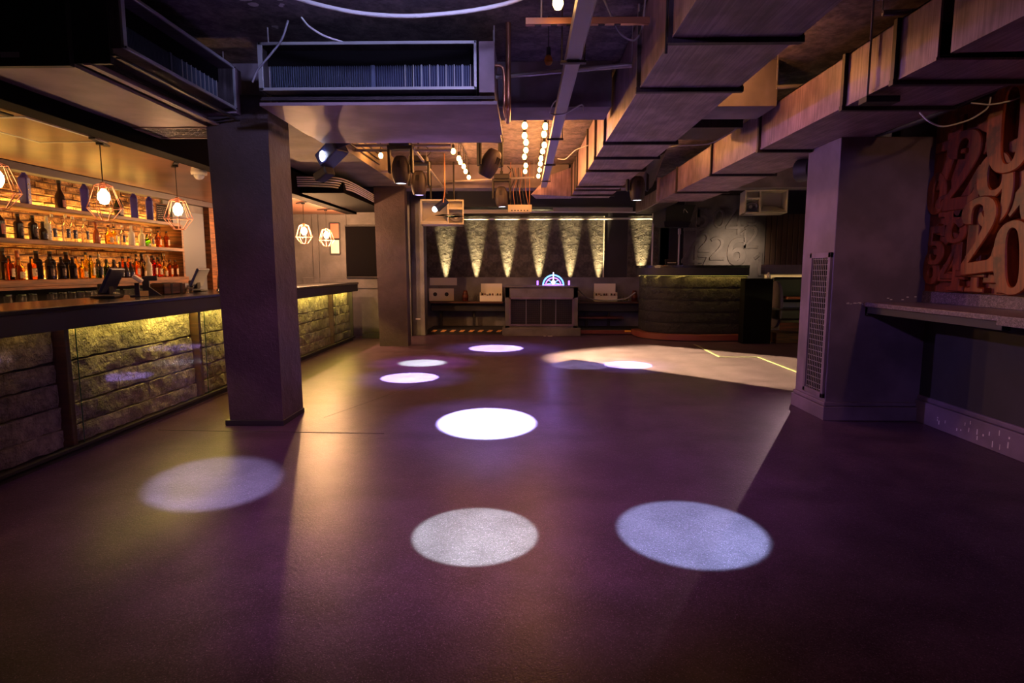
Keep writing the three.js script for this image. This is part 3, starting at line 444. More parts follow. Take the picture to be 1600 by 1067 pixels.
part('side_outlet', duct1, [hexa([[0.1, 2.66, -10.6], [0.83, 2.66, -10.9], [0.83, 2.66, -11.25], [0.2, 2.66, -11.25], [0.42, 3.0, -10.75], [0.83, 3.16, -10.9], [0.83, 3.16, -11.25], [0.45, 3.0, -11.25]])], M.duct);
part('hanger_rod', duct1, [rod([0.79, 2.6, -3.6], [0.79, H, -3.6], 0.008)], M.black); part('hanger_rod', duct1, [rod([0.8, 2.68, -7.23], [0.8, H, -7.23], 0.007)], M.black);
part('hanger_rod', duct1, [rod([0.8, 2.68, -4.55], [0.8, H, -4.55], 0.01)], M.conduit);
const duct2 = rectDuct('rectangular duct along the right side passing the pillar, right of the two', 2.3, 3.06, 2.56, 2.92, -3.6, -10.7, [-3.99, -4.6, -6.19, -7.73, -9.45], M.duct);
part('hanger_rod', duct2, [rod([2.27, 2.5, -4.25], [2.27, H, -4.25], 0.008)], M.conduit); part('bracket', duct2, [span(2.24, 2.46, 2.49, 2.53, -4.3, -4.2, 0.003)], M.black);
part('end_plenum', duct2, [span(2.26, 3.06, 2.55, 2.95, -10.74, -10.7, 0.004)], M.duct);
{ // corrugated spout beyond the duct end, bending down
  const gs = []; for (let i = 0; i < 22; i++) gs.push(box(0.34, 0.26, 0.07, 2.47, 2.66 - 0.0 * i, -10.8 - i * 0.1, 0.02)); part('corrugated_spout', duct2, gs, M.galv);
}
// cowl at the near end of the right duct
part('near_cowl', duct2, [hexa([[2.3, 2.56, -2.6], [3.06, 2.54, -2.6], [3.06, 2.54, -3.4], [2.3, 2.56, -3.5], [2.3, 2.7, -2.6], [3.06, 2.88, -2.6], [3.06, 2.9, -3.4], [2.3, 2.915, -3.5]])], M.duct);
{ // yellow lit duct crossing between the two
  const o = thing('air_duct', 'dark cross duct hung between the two long ducts near the back', 'duct'); part('duct_section', o, [span(1.6, 2.2, 2.86, 3.12, -7.2, -6.5, 0.006)], M.ductDark); part('flange_bar', o, [span(1.58, 2.22, 2.83, 3.14, -6.52, -6.46, 0.004)], M.ductDark);
  const p = solo('duct_pipe', 'dark round pipe slung between the two long ducts', 'pipe', [rod([1.62, 2.85, -7.6], [2.0, 2.78, -10.2], 0.09, 14)], M.ductDark);
}

// ------------------------------------------------------------------ rails, conduits and cables
const PI = Math.PI;
{
  const t = thing('cable_tray', 'long purple cable trunking hung under the ceiling left of the big duct', 'cable tray'); part('channel', t, [span(0.27, 0.36, 2.76, 2.815, -10.5, -2.2, 0.003)], M.conduit); part('lip', t, [span(0.266, 0.275, 2.755, 2.825, -10.5, -2.2, 0.002), span(0.355, 0.364, 2.755, 2.825, -10.5, -2.2, 0.002)], M.conduit);
  for (const z of [-4.2, -6.6, -8.2, -9.7]) part('clamp', t, [span(0.23, 0.4, 2.742, 2.757, z - 0.02, z + 0.02, 0.002), rod([0.24, 2.75, z], [0.24, H - 0.005, z], 0.005), rod([0.39, 2.75, z], [0.39, H - 0.005, z], 0.005)], M.ductDark);
  const rail = thing('lighting_rail', 'slotted steel rail across the ceiling under the nearest glowing bulb', 'rail', [0, 0, 0]); part('rail', rail, [span(0, 0.78, 2.93, 2.97, -4.08, -4.04, 0.003)], M.copper); part('slots', rail, [0, 1, 2, 3, 4, 5].map((i) => span(0.06 + i * 0.1, 0.1 + i * 0.1, 2.926, 2.932, -4.07, -4.05, 0)), M.black).userData.kind = 'stuff'; part('hanger_rod', rail, [rod([0.1, 2.97, -4.06], [0.1, H, -4.06], 0.006)], M.conduit);
  const rail2 = (label, a, b) => { const o = thing('lighting_rail', label, 'rail'); part('rail', o, [rod(a, b, 0.018, 8)], M.conduit); for (const p of [a, b]) part('hanger_rod', o, [rod(p, [p[0], H, p[2]], 0.004, 6)], M.conduit); };
  rail2('thin pipe crossing the ceiling just before the first beam', [-0.25, 2.9, -5.0], [0.8, 2.92, -4.8]);
  rail2('steel pipe slanting across the ceiling above the moving lights', [-1.42, 2.93, -7.9], [-1.5, 2.86, -12.0]);
  rail2('steel pipe carrying the moving lights across the room', [-1.44, 2.93, -11.0], [0.15, 2.93, -10.5]);
  rail2('horizontal pipe from the bar beam to the moving lights', [-3.3, 2.88, -9.5], [-1.5, 2.88, -9.5]);
  rail2('upper of two parallel pipes behind the hanging unit', [-2.2, 2.97, -8.0], [-0.95, 2.97, -8.0]);
  rail2('lower of two parallel pipes behind the hanging unit', [-2.2, 2.92, -8.05], [-0.95, 2.92, -8.05]);
  rail2('orange lit pipe above the right duct, nearer of two', [2.25, 3.0, -4.1], [3.0, 3.0, -4.0]);
  rail2('orange lit pipe above the right duct, farther of two', [2.2, 2.98, -5.6], [2.9, 2.98, -5.5]);
  const wire = (label, pts, r, m) => solo('cable', label, 'cable', [tube(pts, r, 6, pts.length * 8)], m);
  wire('thick pale cable sagging across the top of the picture', [[-1.75, 3.22, -4.0], [-1.4, 3.07, -4.0], [-1.05, 2.99, -4.0], [-0.72, 2.968, -4.0], [-0.35, 2.995, -4.0], [-0.04, 3.06, -4.0], [0.2, 3.2, -4.0]], 0.013, M.cableWhite);
  wire('thin grey cable dropping onto the hanging unit', [[-1.65, 3.24, -4.7], [-1.6, 3.18, -4.7], [-1.5, 3.12, -4.72], [-1.38, 3.1, -4.8]], 0.008, M.cableWhite);
  wire('grey cable drooping over the left corner of the unit flange', [[-1.75, 3.22, -4.7], [-1.82, 3.08, -4.72], [-2.0, 2.88, -4.72], [-2.06, 2.8, -4.75]], 0.008, M.cableGrey);
  wire('white cable looping along the top of the right duct', [[1.62, 2.83, -7.6], [1.8, 2.8, -7.2], [2.05, 2.78, -7.0], [2.2, 2.85, -6.6], [2.25, 2.95, -6.3], [2.3, 2.96, -6.0]], 0.008, M.cableWhite);
  wire('loose white cable loop hanging by the wooden numbers', [[2.9, 2.54, -4.7], [2.92, 2.46, -4.62], [3.05, 2.43, -4.65], [3.3, 2.5, -4.75], [3.42, 2.58, -4.75], [3.44, 2.66, -4.75]], 0.006, M.cableWhite);
  wire('short white cable above the wooden numbers', [[3.3, 2.62, -4.75], [3.42, 2.6, -4.72], [3.55, 2.62, -4.7], [3.6, 2.64, -4.68]], 0.006, M.cableWhite);
  wire('grey cable hanging in a deep curve from the rail to the big duct', [[0.42, 3.2, -4.0], [0.5, 3.06, -4.05], [0.62, 2.93, -4.2], [0.72, 2.9, -4.25], [0.77, 2.98, -4.25], [0.79, 3.2, -4.25]], 0.007, M.cableGrey);
  wire('thin cable tied along the purple trunking', [[0.3, 2.83, -5.3], [0.24, 2.8, -5.4], [0.22, 2.74, -5.5], [0.34, 2.74, -5.5], [0.48, 2.79, -5.4], [0.5, 2.74, -5.4]], 0.006, M.cableWhite);
  wire('black cable bundle along the edge of the right duct', [[3.12, 2.57, -3.3], [3.11, 2.6, -4.2], [3.1, 2.56, -5.0], [3.1, 2.58, -5.6]], 0.03, M.cableBlack);
  wire('small cable curving beside the big duct near the back', [[0.45, 2.9, -8.6], [0.55, 2.88, -8.5], [0.66, 2.94, -8.2], [0.8, 2.96, -8.0]], 0.007, M.cableWhite);
  // bundle of pale pipes following the bar beam
  [0, 1, 2, 3, 4].forEach((i) => solo('conduit_pipe', 'pale conduit in the bundle along the bar beam, ' + ['topmost', 'second from top', 'middle', 'second from bottom', 'lowest'][i] + ' pipe', 'pipe', [tube([[-3.34, 2.73 - i * 0.03, -9.05 - i * 0.005], [-2.9 - i * 0.06, 2.73 - i * 0.03, -9.08], [-2.72 - i * 0.03, 2.72 - i * 0.03, -9.14], [-2.66, 2.71 - i * 0.03, -9.5], [-2.66, 2.7 - i * 0.03, -10.4], [-2.66, 2.69 - i * 0.03, -10.85]], 0.011, 7, 40)], M.cableWhite, 'pale conduits along the bar beam'));
  solo('bulkhead_panel', 'black boxed bulkhead ending beside the far column over the bar', 'bulkhead', [span(-3.36, -2.7, 2.52, 2.68, -12.3, -9.2, 0.004)], M.screenBlack);
  struct('bulkhead_left', span(-3.36, -2.2, 2.85, H, -11.1, -6.25, 0.006), M.boards);
  for (const [y, n] of [[2.95, 'lower'], [3.02, 'middle'], [3.1, 'upper']]) solo('conduit_pipe', n + ' of three dark pipes along the orange lit side of the left bulkhead', 'pipe', [rod([-2.18, y, -6.4], [-2.18, y, -9.3], 0.01)], M.ductDark);
}

// ------------------------------------------------------------------ moving head lights and the discs they throw
function headProto(label, lens) {
  const o = thing('moving_head_light', label, 'stage light', [0, 0, 0]);
  part('base', o, [box(0.26, 0.09, 0.2, 0, 0.33, 0, 0.02), box(0.05, 0.06, 0.05, 0, 0.4, 0)], M.black);
  part('yoke', o, [span(-0.16, -0.125, -0.04, 0.3, -0.05, 0.05, 0.015), span(0.125, 0.16, -0.04, 0.3, -0.05, 0.05, 0.015), span(-0.16, 0.16, 0.25, 0.3, -0.06, 0.06, 0.012)], M.black);
  const b = part('head', o, lathe([[0, 0.17], [0.06, 0.168], [0.085, 0.14], [0.11, 0.06], [0.115, -0.02], [0.105, -0.1], [0.085, -0.16], [0.07, -0.17], [0.07, -0.16], [0, -0.155]], 20), M.ductDark);
  part('lens', b, cyl(0.066, 0.066, 0.008, 0, -0.16, 0, 20), lens);
  for (let i = 0; i < 3; i++) part('cooling_slot', b, [span(-0.03 + i * 0.02, -0.018 + i * 0.02, 0.02, 0.1, 0.09, 0.116, 0.002)], M.black);
  part('cable', o, [tube([[0.08, 0.36, -0.08], [0.16, 0.45, -0.1], [0.1, 0.52, -0.05]], 0.008, 6, 14)], M.cableBlack);
  part('hanger', o, [rod([0, 0.4, 0], [0, 0.6, 0], 0.014)], M.black);
  return o;
}
const hp = headProto('stage light with a bright white lens hanging left of the sloping pipe', M.lensWhite);
hp.userData.base = 'moving_head_light'; hp.position.set(-1.57, 2.64, -7.86);
function headAt(at, tilt, label, lens, turn = 0) { const o = dup(hp, at, turn, label); const h = o.children.find((c) => c.name === 'head'); h.rotation.set(...tilt); h.children.find((c) => c.name === 'lens').material = lens; return o; }
headAt([-1.52, 2.62, -8.9], [0, 0, 0], 'stage light with a violet lens behind the white lensed one', M.lensViolet);
headAt([-0.4, 2.62, -10.6], [0, 0, 0.06], 'round backed stage light on the pipe before the back bulkhead', M.lensWhite);
headAt([1.62, 2.55, -9.0], [0, 0, 0], 'black stage light hanging between the two ducts at the back', M.lensWhite);
headAt([-0.42, 2.66, -7.5], [0.45, 0.3, -0.35], 'tilted stage light beside the strings of glowing bulbs', M.lensOff, 0.5);
headAt([-0.26, 2.78, -2.1], [0, 0, 0], 'stage light above the picture throwing the pale blue disc', M.lensWhite);
headAt([0.6, 2.78, -2.0], [0, 0, 0], 'stage light above the picture throwing the deep blue disc', M.lensViolet);
headAt([-1.0, 2.78, -1.9], [0, 0, 0], 'stage light above the picture throwing the faint lilac disc', M.lensViolet);
const Hd = L.head;
// [lamp position, disc centre, disc radius, illuminance there, colour]
for (const [p, c, r, e, col, pen] of [
  [[-1.57, 2.47, -7.86], [-1.49, 0, -7.74], 0.385, 170, Hd.white, 0.1], [[-1.52, 2.45, -8.9], [-1.53, 0, -8.98], 0.39, 85, Hd.cyan, 0.3], [[-0.4, 2.45, -10.6], [-0.5, 0, -10.7], 0.5, 170, Hd.white, 0.1],
  [[1.62, 2.38, -9.0], [1.52, 0, -8.86], 0.36, 170, Hd.white, 0.1], [[-0.45, 2.5, -7.36], [-0.35, 0, -5.52], 0.47, 185, Hd.white, 0.1], [[1.66, 2.4, -8.9], [0.85, 0, -8.85], 0.44, 14, Hd.lilac, 0.12],
  [[-0.26, 2.6, -2.1], [-0.26, 0, -3.07], 0.345, 40, Hd.cyan, 0.1], [[0.6, 2.6, -2.0], [0.89, 0, -3.12], 0.41, 26, Hd.blue, 0.12], [[-1.0, 2.6, -1.9], [-2.03, 0, -3.82], 0.46, 13, Hd.lilac, 0.25]]) {
  const d = Math.hypot(p[0] - c[0], p[1], p[2] - c[2]), cos = p[1] / d;
  spot(scene, p, c, e * d * d / cos, col, Math.atan(r / d), pen, 0.6);
  if (e > 80) spot(scene, p, c, 16 * d, e > 100 ? lin(0.3, 0.3, 1) : lin(0.6, 0.2, 1), Math.atan(2.4 * r / d), 1, 0.6);  // added wide spot imitating the coloured bloom around bright discs
}
// bulbs on strings under the ceiling
{
  const proto = thing('string_bulb', 'glowing amber bulb right under the top edge of the picture', 'light bulb', [0.19, 2.95, -3.77], 0, 'amber bulbs hung under the ceiling');
  part('cord', proto, [rod([0, 0.07, 0], [0, 0.3, 0], 0.004, 5)], M.cableBlack); part('socket', proto, [cyl(0.016, 0.018, 0.055, 0, 0.055, 0, 10)], M.black);
  const bulbG = ready(lathe([[0, -0.045], [0.02, -0.04], [0.032, -0.015], [0.03, 0.005], [0.016, 0.03], [0, 0.032]], 12)); part('glass', proto, bulbG, M.bulbAmber); proto.userData.base = 'string_bulb';
  const lamp = (x, y, z, lb, q = 1) => { const o = dup(proto, [x, y, z], 0, lb); point(scene, [x, y - 0.005, z], L.string[0] * q, L.string[1], 1.3); return o; };
  point(scene, [0.19, 2.945, -3.77], L.string[0] * 0.08, L.string[1], 1.3);
  const off = dup(proto, [0.17, 2.93, -4.69], 0, 'unlit amber glass bulb hanging below the rail near the top'); off.children.find((c) => c.name === 'glass').material = M.amberOff;
  const rows = [['left string of bulbs', -0.95, [-8.3, -8.85, -9.2, -9.55, -10.05, -10.6]], ['middle string of bulbs', 0.0, [-6.9, -7.35, -7.8, -8.2, -8.75, -9.35, -9.9]], ['right string of bulbs', 0.23, [-6.9, -7.25, -7.85, -8.35, -8.8, -9.3, -9.8, -10.55]]];
  for (const [n, x, zs] of rows) { zs.forEach((z, i) => lamp(x + rr(-0.015, 0.015), 2.95 + rr(-0.01, 0.02), z, D(i) + ' glowing bulb from the near end of the ' + n)); solo('string_cable', 'black cable of the ' + n, 'cable', [tube([[x, 3.2, zs[0] + 0.3], ...zs.map((z) => [x, 3.2, z]), [x, 3.22, zs[zs.length - 1] - 0.3]], 0.006, 5)], M.cableBlack); }
  [-5.3, -7.75, -9.0].forEach((z, i) => lamp(1.78, 3.02, z, D(i) + ' unseen bulb from the near end, placed between the two long ducts to light them', 1.2));  // out of view, placed to light the facing sides of the ducts
  lamp(-1.98, 2.95, -8.55, 'lone glowing amber bulb left of the stage lights');
}
// ------------------------------------------------------------------ floods and speakers
{
  const f = thing('flood_light', 'long dark blue flood light glaring white under the hanging unit', 'flood light', [-2.08, 2.63, -6.7], -0.5);
  part('case', f, [box(0.3, 0.16, 0.2, 0, 0, 0, 0.02).rotateZ(0.55)], M.navy); part('barn_door', f, [box(0.22, 0.14, 0.008, 0.16, 0.02, 0.12, 0).rotateY(0.5).rotateZ(0.5)], M.navy); part('tail', f, [box(0.2, 0.1, 0.14, -0.2, -0.14, 0, 0.02).rotateZ(0.4)], M.black); part('bracket', f, [rod([0, 0.05, 0], [0.02, 0.61, -0.02], 0.015)], M.black);
  part('lamp_face', f, [new THREE.SphereGeometry(0.035, 14, 10).scale(1, 1.6, 0.6).translate(-0.02, -0.04, 0.12)], M.lampFace);
  spot(scene, [-1.98, 2.56, -6.5], [2.4, 0.6, -5.6], L.flood[0], L.flood[1], 0.75, 0.6, 2);
  const horn = (label, at, turn, mirror) => {
    const o = thing('horn_speaker', label, 'loudspeaker', at, turn);
    const W = 0.74, Hh = 0.42, dd = 0.5;
    part('cabinet', o, [span(-W / 2, W / 2, -Hh / 2, -Hh / 2 + 0.025, -dd, 0, 0.004), span(-W / 2, W / 2, Hh / 2 - 0.025, Hh / 2, -dd, 0, 0.004), span(-W / 2, -W / 2 + 0.025, -Hh / 2, Hh / 2, -dd, 0, 0.004), span(W / 2 - 0.025, W / 2, -Hh / 2, Hh / 2, -dd, 0, 0.004), span(-W / 2, W / 2, -Hh / 2, Hh / 2, -dd, -dd + 0.02, 0)], M.cream);
    const s = mirror ? -1 : 1;
    part('divider', o, [box(0.03, Hh - 0.04, 0.24, s * 0.1, 0, -0.13, 0.004), box(0.26, 0.03, 0.24, s * 0.235, 0.06, -0.13, 0.004)], M.cream);
    part('woofer', o, [new THREE.TorusGeometry(0.085, 0.018, 8, 24).scale(1.2, 0.8, 1).translate(s * 0.235, -0.075, -0.12), lathe([[0.02, -0.05], [0.075, 0]], 20).rotateX(PI / 2).translate(s * 0.235, -0.075, -0.14)], M.cableGrey);
    part('baffle', o, [span(s * 0.12, s * 0.345, -0.19, 0.045, -0.2, -0.18, 0), span(s * 0.12, s * 0.345, 0.075, 0.19, -0.16, -0.14, 0)], M.white);
    part('horn', o, [hexa([[-s * 0.345, -0.18, -0.02], [s * 0.085, -0.18, -0.02], [s * 0.085, -0.16, -0.03], [-s * 0.345, -0.16, -0.03], [-s * 0.345, -0.17, -0.2], [s * 0.085, -0.17, -0.2], [-s * 0.02, -0.05, -0.34], [-s * 0.22, -0.05, -0.34]]), span(-0.345, 0.345, -0.19, 0.19, -0.4, -0.36, 0)], M.white);
    part('bracket', o, [rod([-0.2, Hh / 2, -0.25], [-0.2, H - at[1], -0.25], 0.015), rod([0.2, Hh / 2, -0.25], [0.2, H - at[1], -0.25], 0.015)], M.black);
    return o;
  };
  horn('pale horn loudspeaker with two mouths hanging by the far column', [-1.42, 2.37, -10.6], 0.1, false);
  horn('pale horn loudspeaker hanging above the seating on the right', [4.4, 2.62, -11.4], -0.15, true);
  const w = thing('spot_lamp', 'small white lamp glaring in front of the pale loudspeaker', 'spot lamp', [-1.4, 2.42, -10.05]);
  part('can', w, [cyl(0.055, 0.065, 0.22, 0, 0, 0, 16).rotateZ(-0.9).translate(0.05, 0.02, 0)], M.navy); part('yoke', w, [rod([0.08, 0.04, 0.06], [0.1, 0.25, 0], 0.01), rod([0.08, 0.04, -0.06], [0.1, 0.25, 0], 0.01), rod([0.1, 0.25, 0], [0.1, 0.82, 0], 0.012)], M.copper); part('lamp_face', w, [ball(0.045, -0.06, -0.06, 0.03)], M.lampFace);
  part('barn_door', w, [hexa([[0.06, -0.178, -0.013], [0.28, -0.178, 0.172], [0.42, -0.178, 0.03], [0.2, -0.178, -0.18], [0.06, -0.174, -0.013], [0.28, -0.174, 0.172], [0.42, -0.174, 0.03], [0.2, -0.174, -0.18]])], M.darkPlate);  // unseen flap, placed to cut the far edge of the floor light
  part('barn_door', w, [hexa([[0.06, -0.178, 0.148], [0.21, -0.178, 0.304], [0.12, -0.178, 0.4], [-0.03, -0.178, 0.25], [0.06, -0.174, 0.148], [0.21, -0.174, 0.304], [0.12, -0.174, 0.4], [-0.03, -0.174, 0.25]])], M.darkPlate);  // unseen flap, placed to cut the near edge of the floor light
  spot(scene, [-1.45, 2.36, -9.93], [3.05, 0, -9.25], 1700, lin(0.92, 0.9, 0.3), 0.47, 0.35, 0.1);
  const k = thing('wedge_speaker', 'black wedge loudspeaker hanging at the top of the numeral wall', 'loudspeaker', [3.12, 2.42, -12.9], 0.2);
  part('cabinet', k, [hexa([[-0.26, -0.05, 0.1], [0.28, -0.05, 0.1], [0.34, -0.05, -0.35], [-0.34, -0.05, -0.35], [-0.3, 0.28, 0.2], [0.34, 0.28, 0.2], [0.34, 0.3, -0.35], [-0.34, 0.3, -0.35]]), hexa([[-0.24, -0.16, 0.02], [0.28, -0.16, 0.02], [0.3, -0.16, -0.3], [-0.3, -0.16, -0.3], [-0.3, -0.05, 0.12], [0.3, -0.05, 0.12], [0.34, -0.05, -0.35], [-0.34, -0.05, -0.35]])], M.black); part('handle', k, [tube([[0.1, 0.12, 0.17], [0.1, 0.2, 0.19], [0.18, 0.12, 0.18]], 0.01, 6, 12)], M.chrome); part('bracket', k, [rod([0, 0.3, -0.1], [0, 0.82, -0.1], 0.02)], M.black);
  const b = thing('round_floodlight', 'round black lamp tucked between the pillar top and the right duct', 'flood light', [2.98, 2.44, -6.7], 0.6);
  part('can', b, [cyl(0.11, 0.12, 0.14, 0, 0, 0, 20).rotateX(PI / 2)], M.black); part('lens', b, [new THREE.SphereGeometry(0.09, 16, 8, 0, 7, 0, PI / 2).rotateX(PI / 2).scale(1, 1, 0.4).translate(0, 0, 0.06)], M.lensOff);
  // unseen lamps raking the floor, washing the unit and wall, plus fill
  const can = (label, at, to, cd, col, ang, pen, rad) => {
    const o = thing('unseen_wash_lamp', label, 'stage lamp', at); const g = new THREE.Group(); 
    const q = new THREE.Quaternion().setFromUnitVectors(V(0, 0, 1), V(...to).sub(V(...at)).normalize());
    part('can', o, [cyl(0.09, 0.1, 0.24, 0, 0, 0, 20).rotateX(PI / 2).translate(0, 0, -0.14).applyQuaternion(q)], M.black); part('lens', o, [cyl(0.085, 0.085, 0.008, 0, 0, 0, 20).rotateX(PI / 2).translate(0, 0, -0.012).applyQuaternion(q)], M.lensWhite); part('bracket', o, [rod([0, 0.06, 0], [0, H - at[1], 0], 0.012)], M.black);
    const d = V(...to).sub(V(...at)).normalize().multiplyScalar(0.03).add(V(...at)); spot(scene, d.toArray(), to, cd, col, ang, pen, rad); return o;
  };
  can('unseen lamp placed behind the right pillar to rake light over the floor', [4.75, 2.45, -9.75], [1.75, 0, -4.2], L.unseenRake[0], L.unseenRake[1], 0.3, 1, 0.6);
  can('unseen violet lamp above the camera placed to light the hanging unit', [0.5, 3.0, -1.6], [-1.1, 2.85, -4.8], L.unseenPar[0], lin(0.5, 0.5, 1), 0.36, 0.7, 5);
  can('unseen violet lamp behind the camera placed to light the pillar and right wall', [-0.9, 2.9, 1.6], [3.3, 1.4, -6.5], L.unseenPar[0] * 0.4, L.unseenPar[1], 0.5, 0.8, 5);
  can('added violet fill lamp above the camera washing the near floor', [-0.2, 3.0, -1.5], [-0.6, 0, -4.6], 36, lin(0.95, 0.36, 1), 0.75, 1, 5);  // added fill that tints the near floor violet
  can('unseen amber lamp above the frame placed to light the wooden numbers', [3.3, 2.75, -2.2], [3.66, 1.8, -4.6], 5, lin(1, 0.5, 0.22), 0.5, 0.7, 3);  // out of view, placed to warm the number panel
}

{
  const j = thing('junction_box', 'pale control box hanging at the back below the strings of bulbs', 'control box', [-0.09, 2.45, -10.9]);
  part('case', j, [box(0.42, 0.13, 0.1, 0, 0, 0, 0.008)], M.cream); part('slots', j, [0, 1, 2, 3, 4, 5].map((i) => box(0.025, 0.018, 0.006, -0.14 + i * 0.055, -0.035, 0.05, 0)), M.black).userData.kind = 'stuff';
  for (const x of [-0.16, 0.17]) part('hanger', j, [rod([x, 0.06, 0], [x, 0.798, 0], 0.008)], M.copper);
  for (let i = 0; i < 6; i++) part('loop_cable', j, [tube([[-0.15 + i * 0.06, 0.06, 0.02], [-0.17 + i * 0.055, 0.3, 0.06 - (i % 3) * 0.05], [-0.1 + i * 0.04, 0.5, 0], [-0.14 + i * 0.055, 0.7, 0.03]], 0.007, 6, 18)], i % 2 ? M.copper : M.cableBlack);  // copper tone on alternate loops stands in for orange bulb light
}
// ------------------------------------------------------------------ the back wall, its light fingers and bench
const slate = std([0.3, 0.27, 0.27], 0.85, 0, { map: tStone, bumpMap: tRough, bumpScale: 0.005 });
struct('wall_back_slate', [span(-2.28, 1.8, 1.2, 2.6, -14.2, -14.17, 0), span(2.36, 3.06, 1.2, 2.6, -14.2, -14.17, 0)], slate);
struct('trim_6', [span(1.8, 1.825, 1.2, 2.6, -14.18, -14.15, 0.002)], M.white);
struct('wall_back_ledge', [span(-2.3, 3.06, 0, 1.21, -13.985, -13.945, 0.004), span(-2.3, 3.06, 0, 0.7, -14.17, -13.985, 0)], M.greyWall);
for (let i = 0; i < 7; i++) {
  const x = [-1.83, -1.12, -0.4, 0.33, 1.05, 1.7, 2.68][i], u = thing('uplight', 'small uplighter behind the ledge, ' + ['first', 'second', 'third', 'fourth', 'fifth', 'sixth', 'last'][i] + ' finger of light from the left', 'uplighter', [x, 0.701, -14.07]);
  part('body', u, [cyl(0.022, 0.025, 0.03, 0, 0.016, 0, 12)], M.black); part('lamp_face', u, [cyl(0.018, 0.018, 0.004, 0, 0.034, 0, 12)], M.ledAmber);
  spot(scene, [x, 0.745, -14.07], [x, 2.9, -14.17], L.uplight[0], L.uplight[1], 0.18, 1, 0.6);
}
struct('trim_7', [rod([-1.5, 2.53, -14.08], [3.0, 2.53, -14.08], 0.022, 8), rod([-1.0, 2.62, -13.28], [3.0, 2.6, -13.28], 0.014, 8)], M.cableWhite);
struct('trim_8', [span(-1.8, 0.1, 2.58, 2.66, -13.3, -13.26, 0.003), span(0.6, 2.3, 2.62, 2.7, -13.3, -13.26, 0.003)], M.conduit);
for (const [x, y0, y1, z, lb] of [[2.83, 1.3, 2.9, -13.7, 'tall white conduit at the right end of the lit back wall'], [3.42, 1.3, 2.32, -13.72, 'short white conduit left of the raised numerals']]) solo('conduit_pipe', lb, 'pipe', [rod([x, y0, z], [x, y1, z], 0.022), box(0.06, 0.12, 0.04, x, y1 - 0.1, z, 0.004)], M.cableWhite);
// stage platform with hazard tape
struct('stage_platform', [span(-2.1, 3.06, 0, 0.1, -14.0, -13.0, 0.006)], M.darkWall);
struct('trim_9', [span(1.15, 2.75, 0.02, 0.1, -12.995, -12.97, 0.003)], M.redTrim);
{ const o = solo('hazard_tape', 'black and orange striped hazard tape along the stage edge', 'tape', [span(-2.08, -0.49, 0.05, 0.1, -12.998, -12.988, 0)], M.black); for (let i = 0; i < 8; i++) { const x = -2.02 + i * 0.2; part('stripe', o, [hexa([[x, 0.052, -12.989], [x + 0.09, 0.052, -12.989], [x + 0.09, 0.052, -12.985], [x, 0.052, -12.985], [x + 0.06, 0.098, -12.989], [x + 0.15, 0.098, -12.989], [x + 0.15, 0.098, -12.985], [x + 0.06, 0.098, -12.985]])], M.yellowTape); } for (const x of [2.2, 2.4]) part('stripe', o, [box(0.13, 0.035, 0.006, x, 0.08, -12.965, 0)], std([0.9, 0.5, 0.05], 0.6)); }
const bench = thing('back_bench', 'long dark back bench with a wooden shelf top along the stage wall', 'bench');
part('top', bench, [span(-2.1, -0.48, 0.64, 0.68, -13.94, -13.45, 0.006), span(1.2, 3.0, 0.64, 0.68, -13.94, -13.45, 0.006)], M.woodDark); part('apron', bench, [span(-2.1, 3.0, 0.46, 0.64, -13.9, -13.6, 0.006)], M.black); for (const x of [-1.9, -1.15, 1.4, 1.9, 2.8]) part('leg', bench, [span(x - 0.03, x + 0.03, 0.1, 0.46, -13.8, -13.74, 0.004)], M.black); part('shelf', bench, [span(1.2, 2.2, 0.3, 0.34, -13.9, -13.5, 0.006)], M.orangeWood);
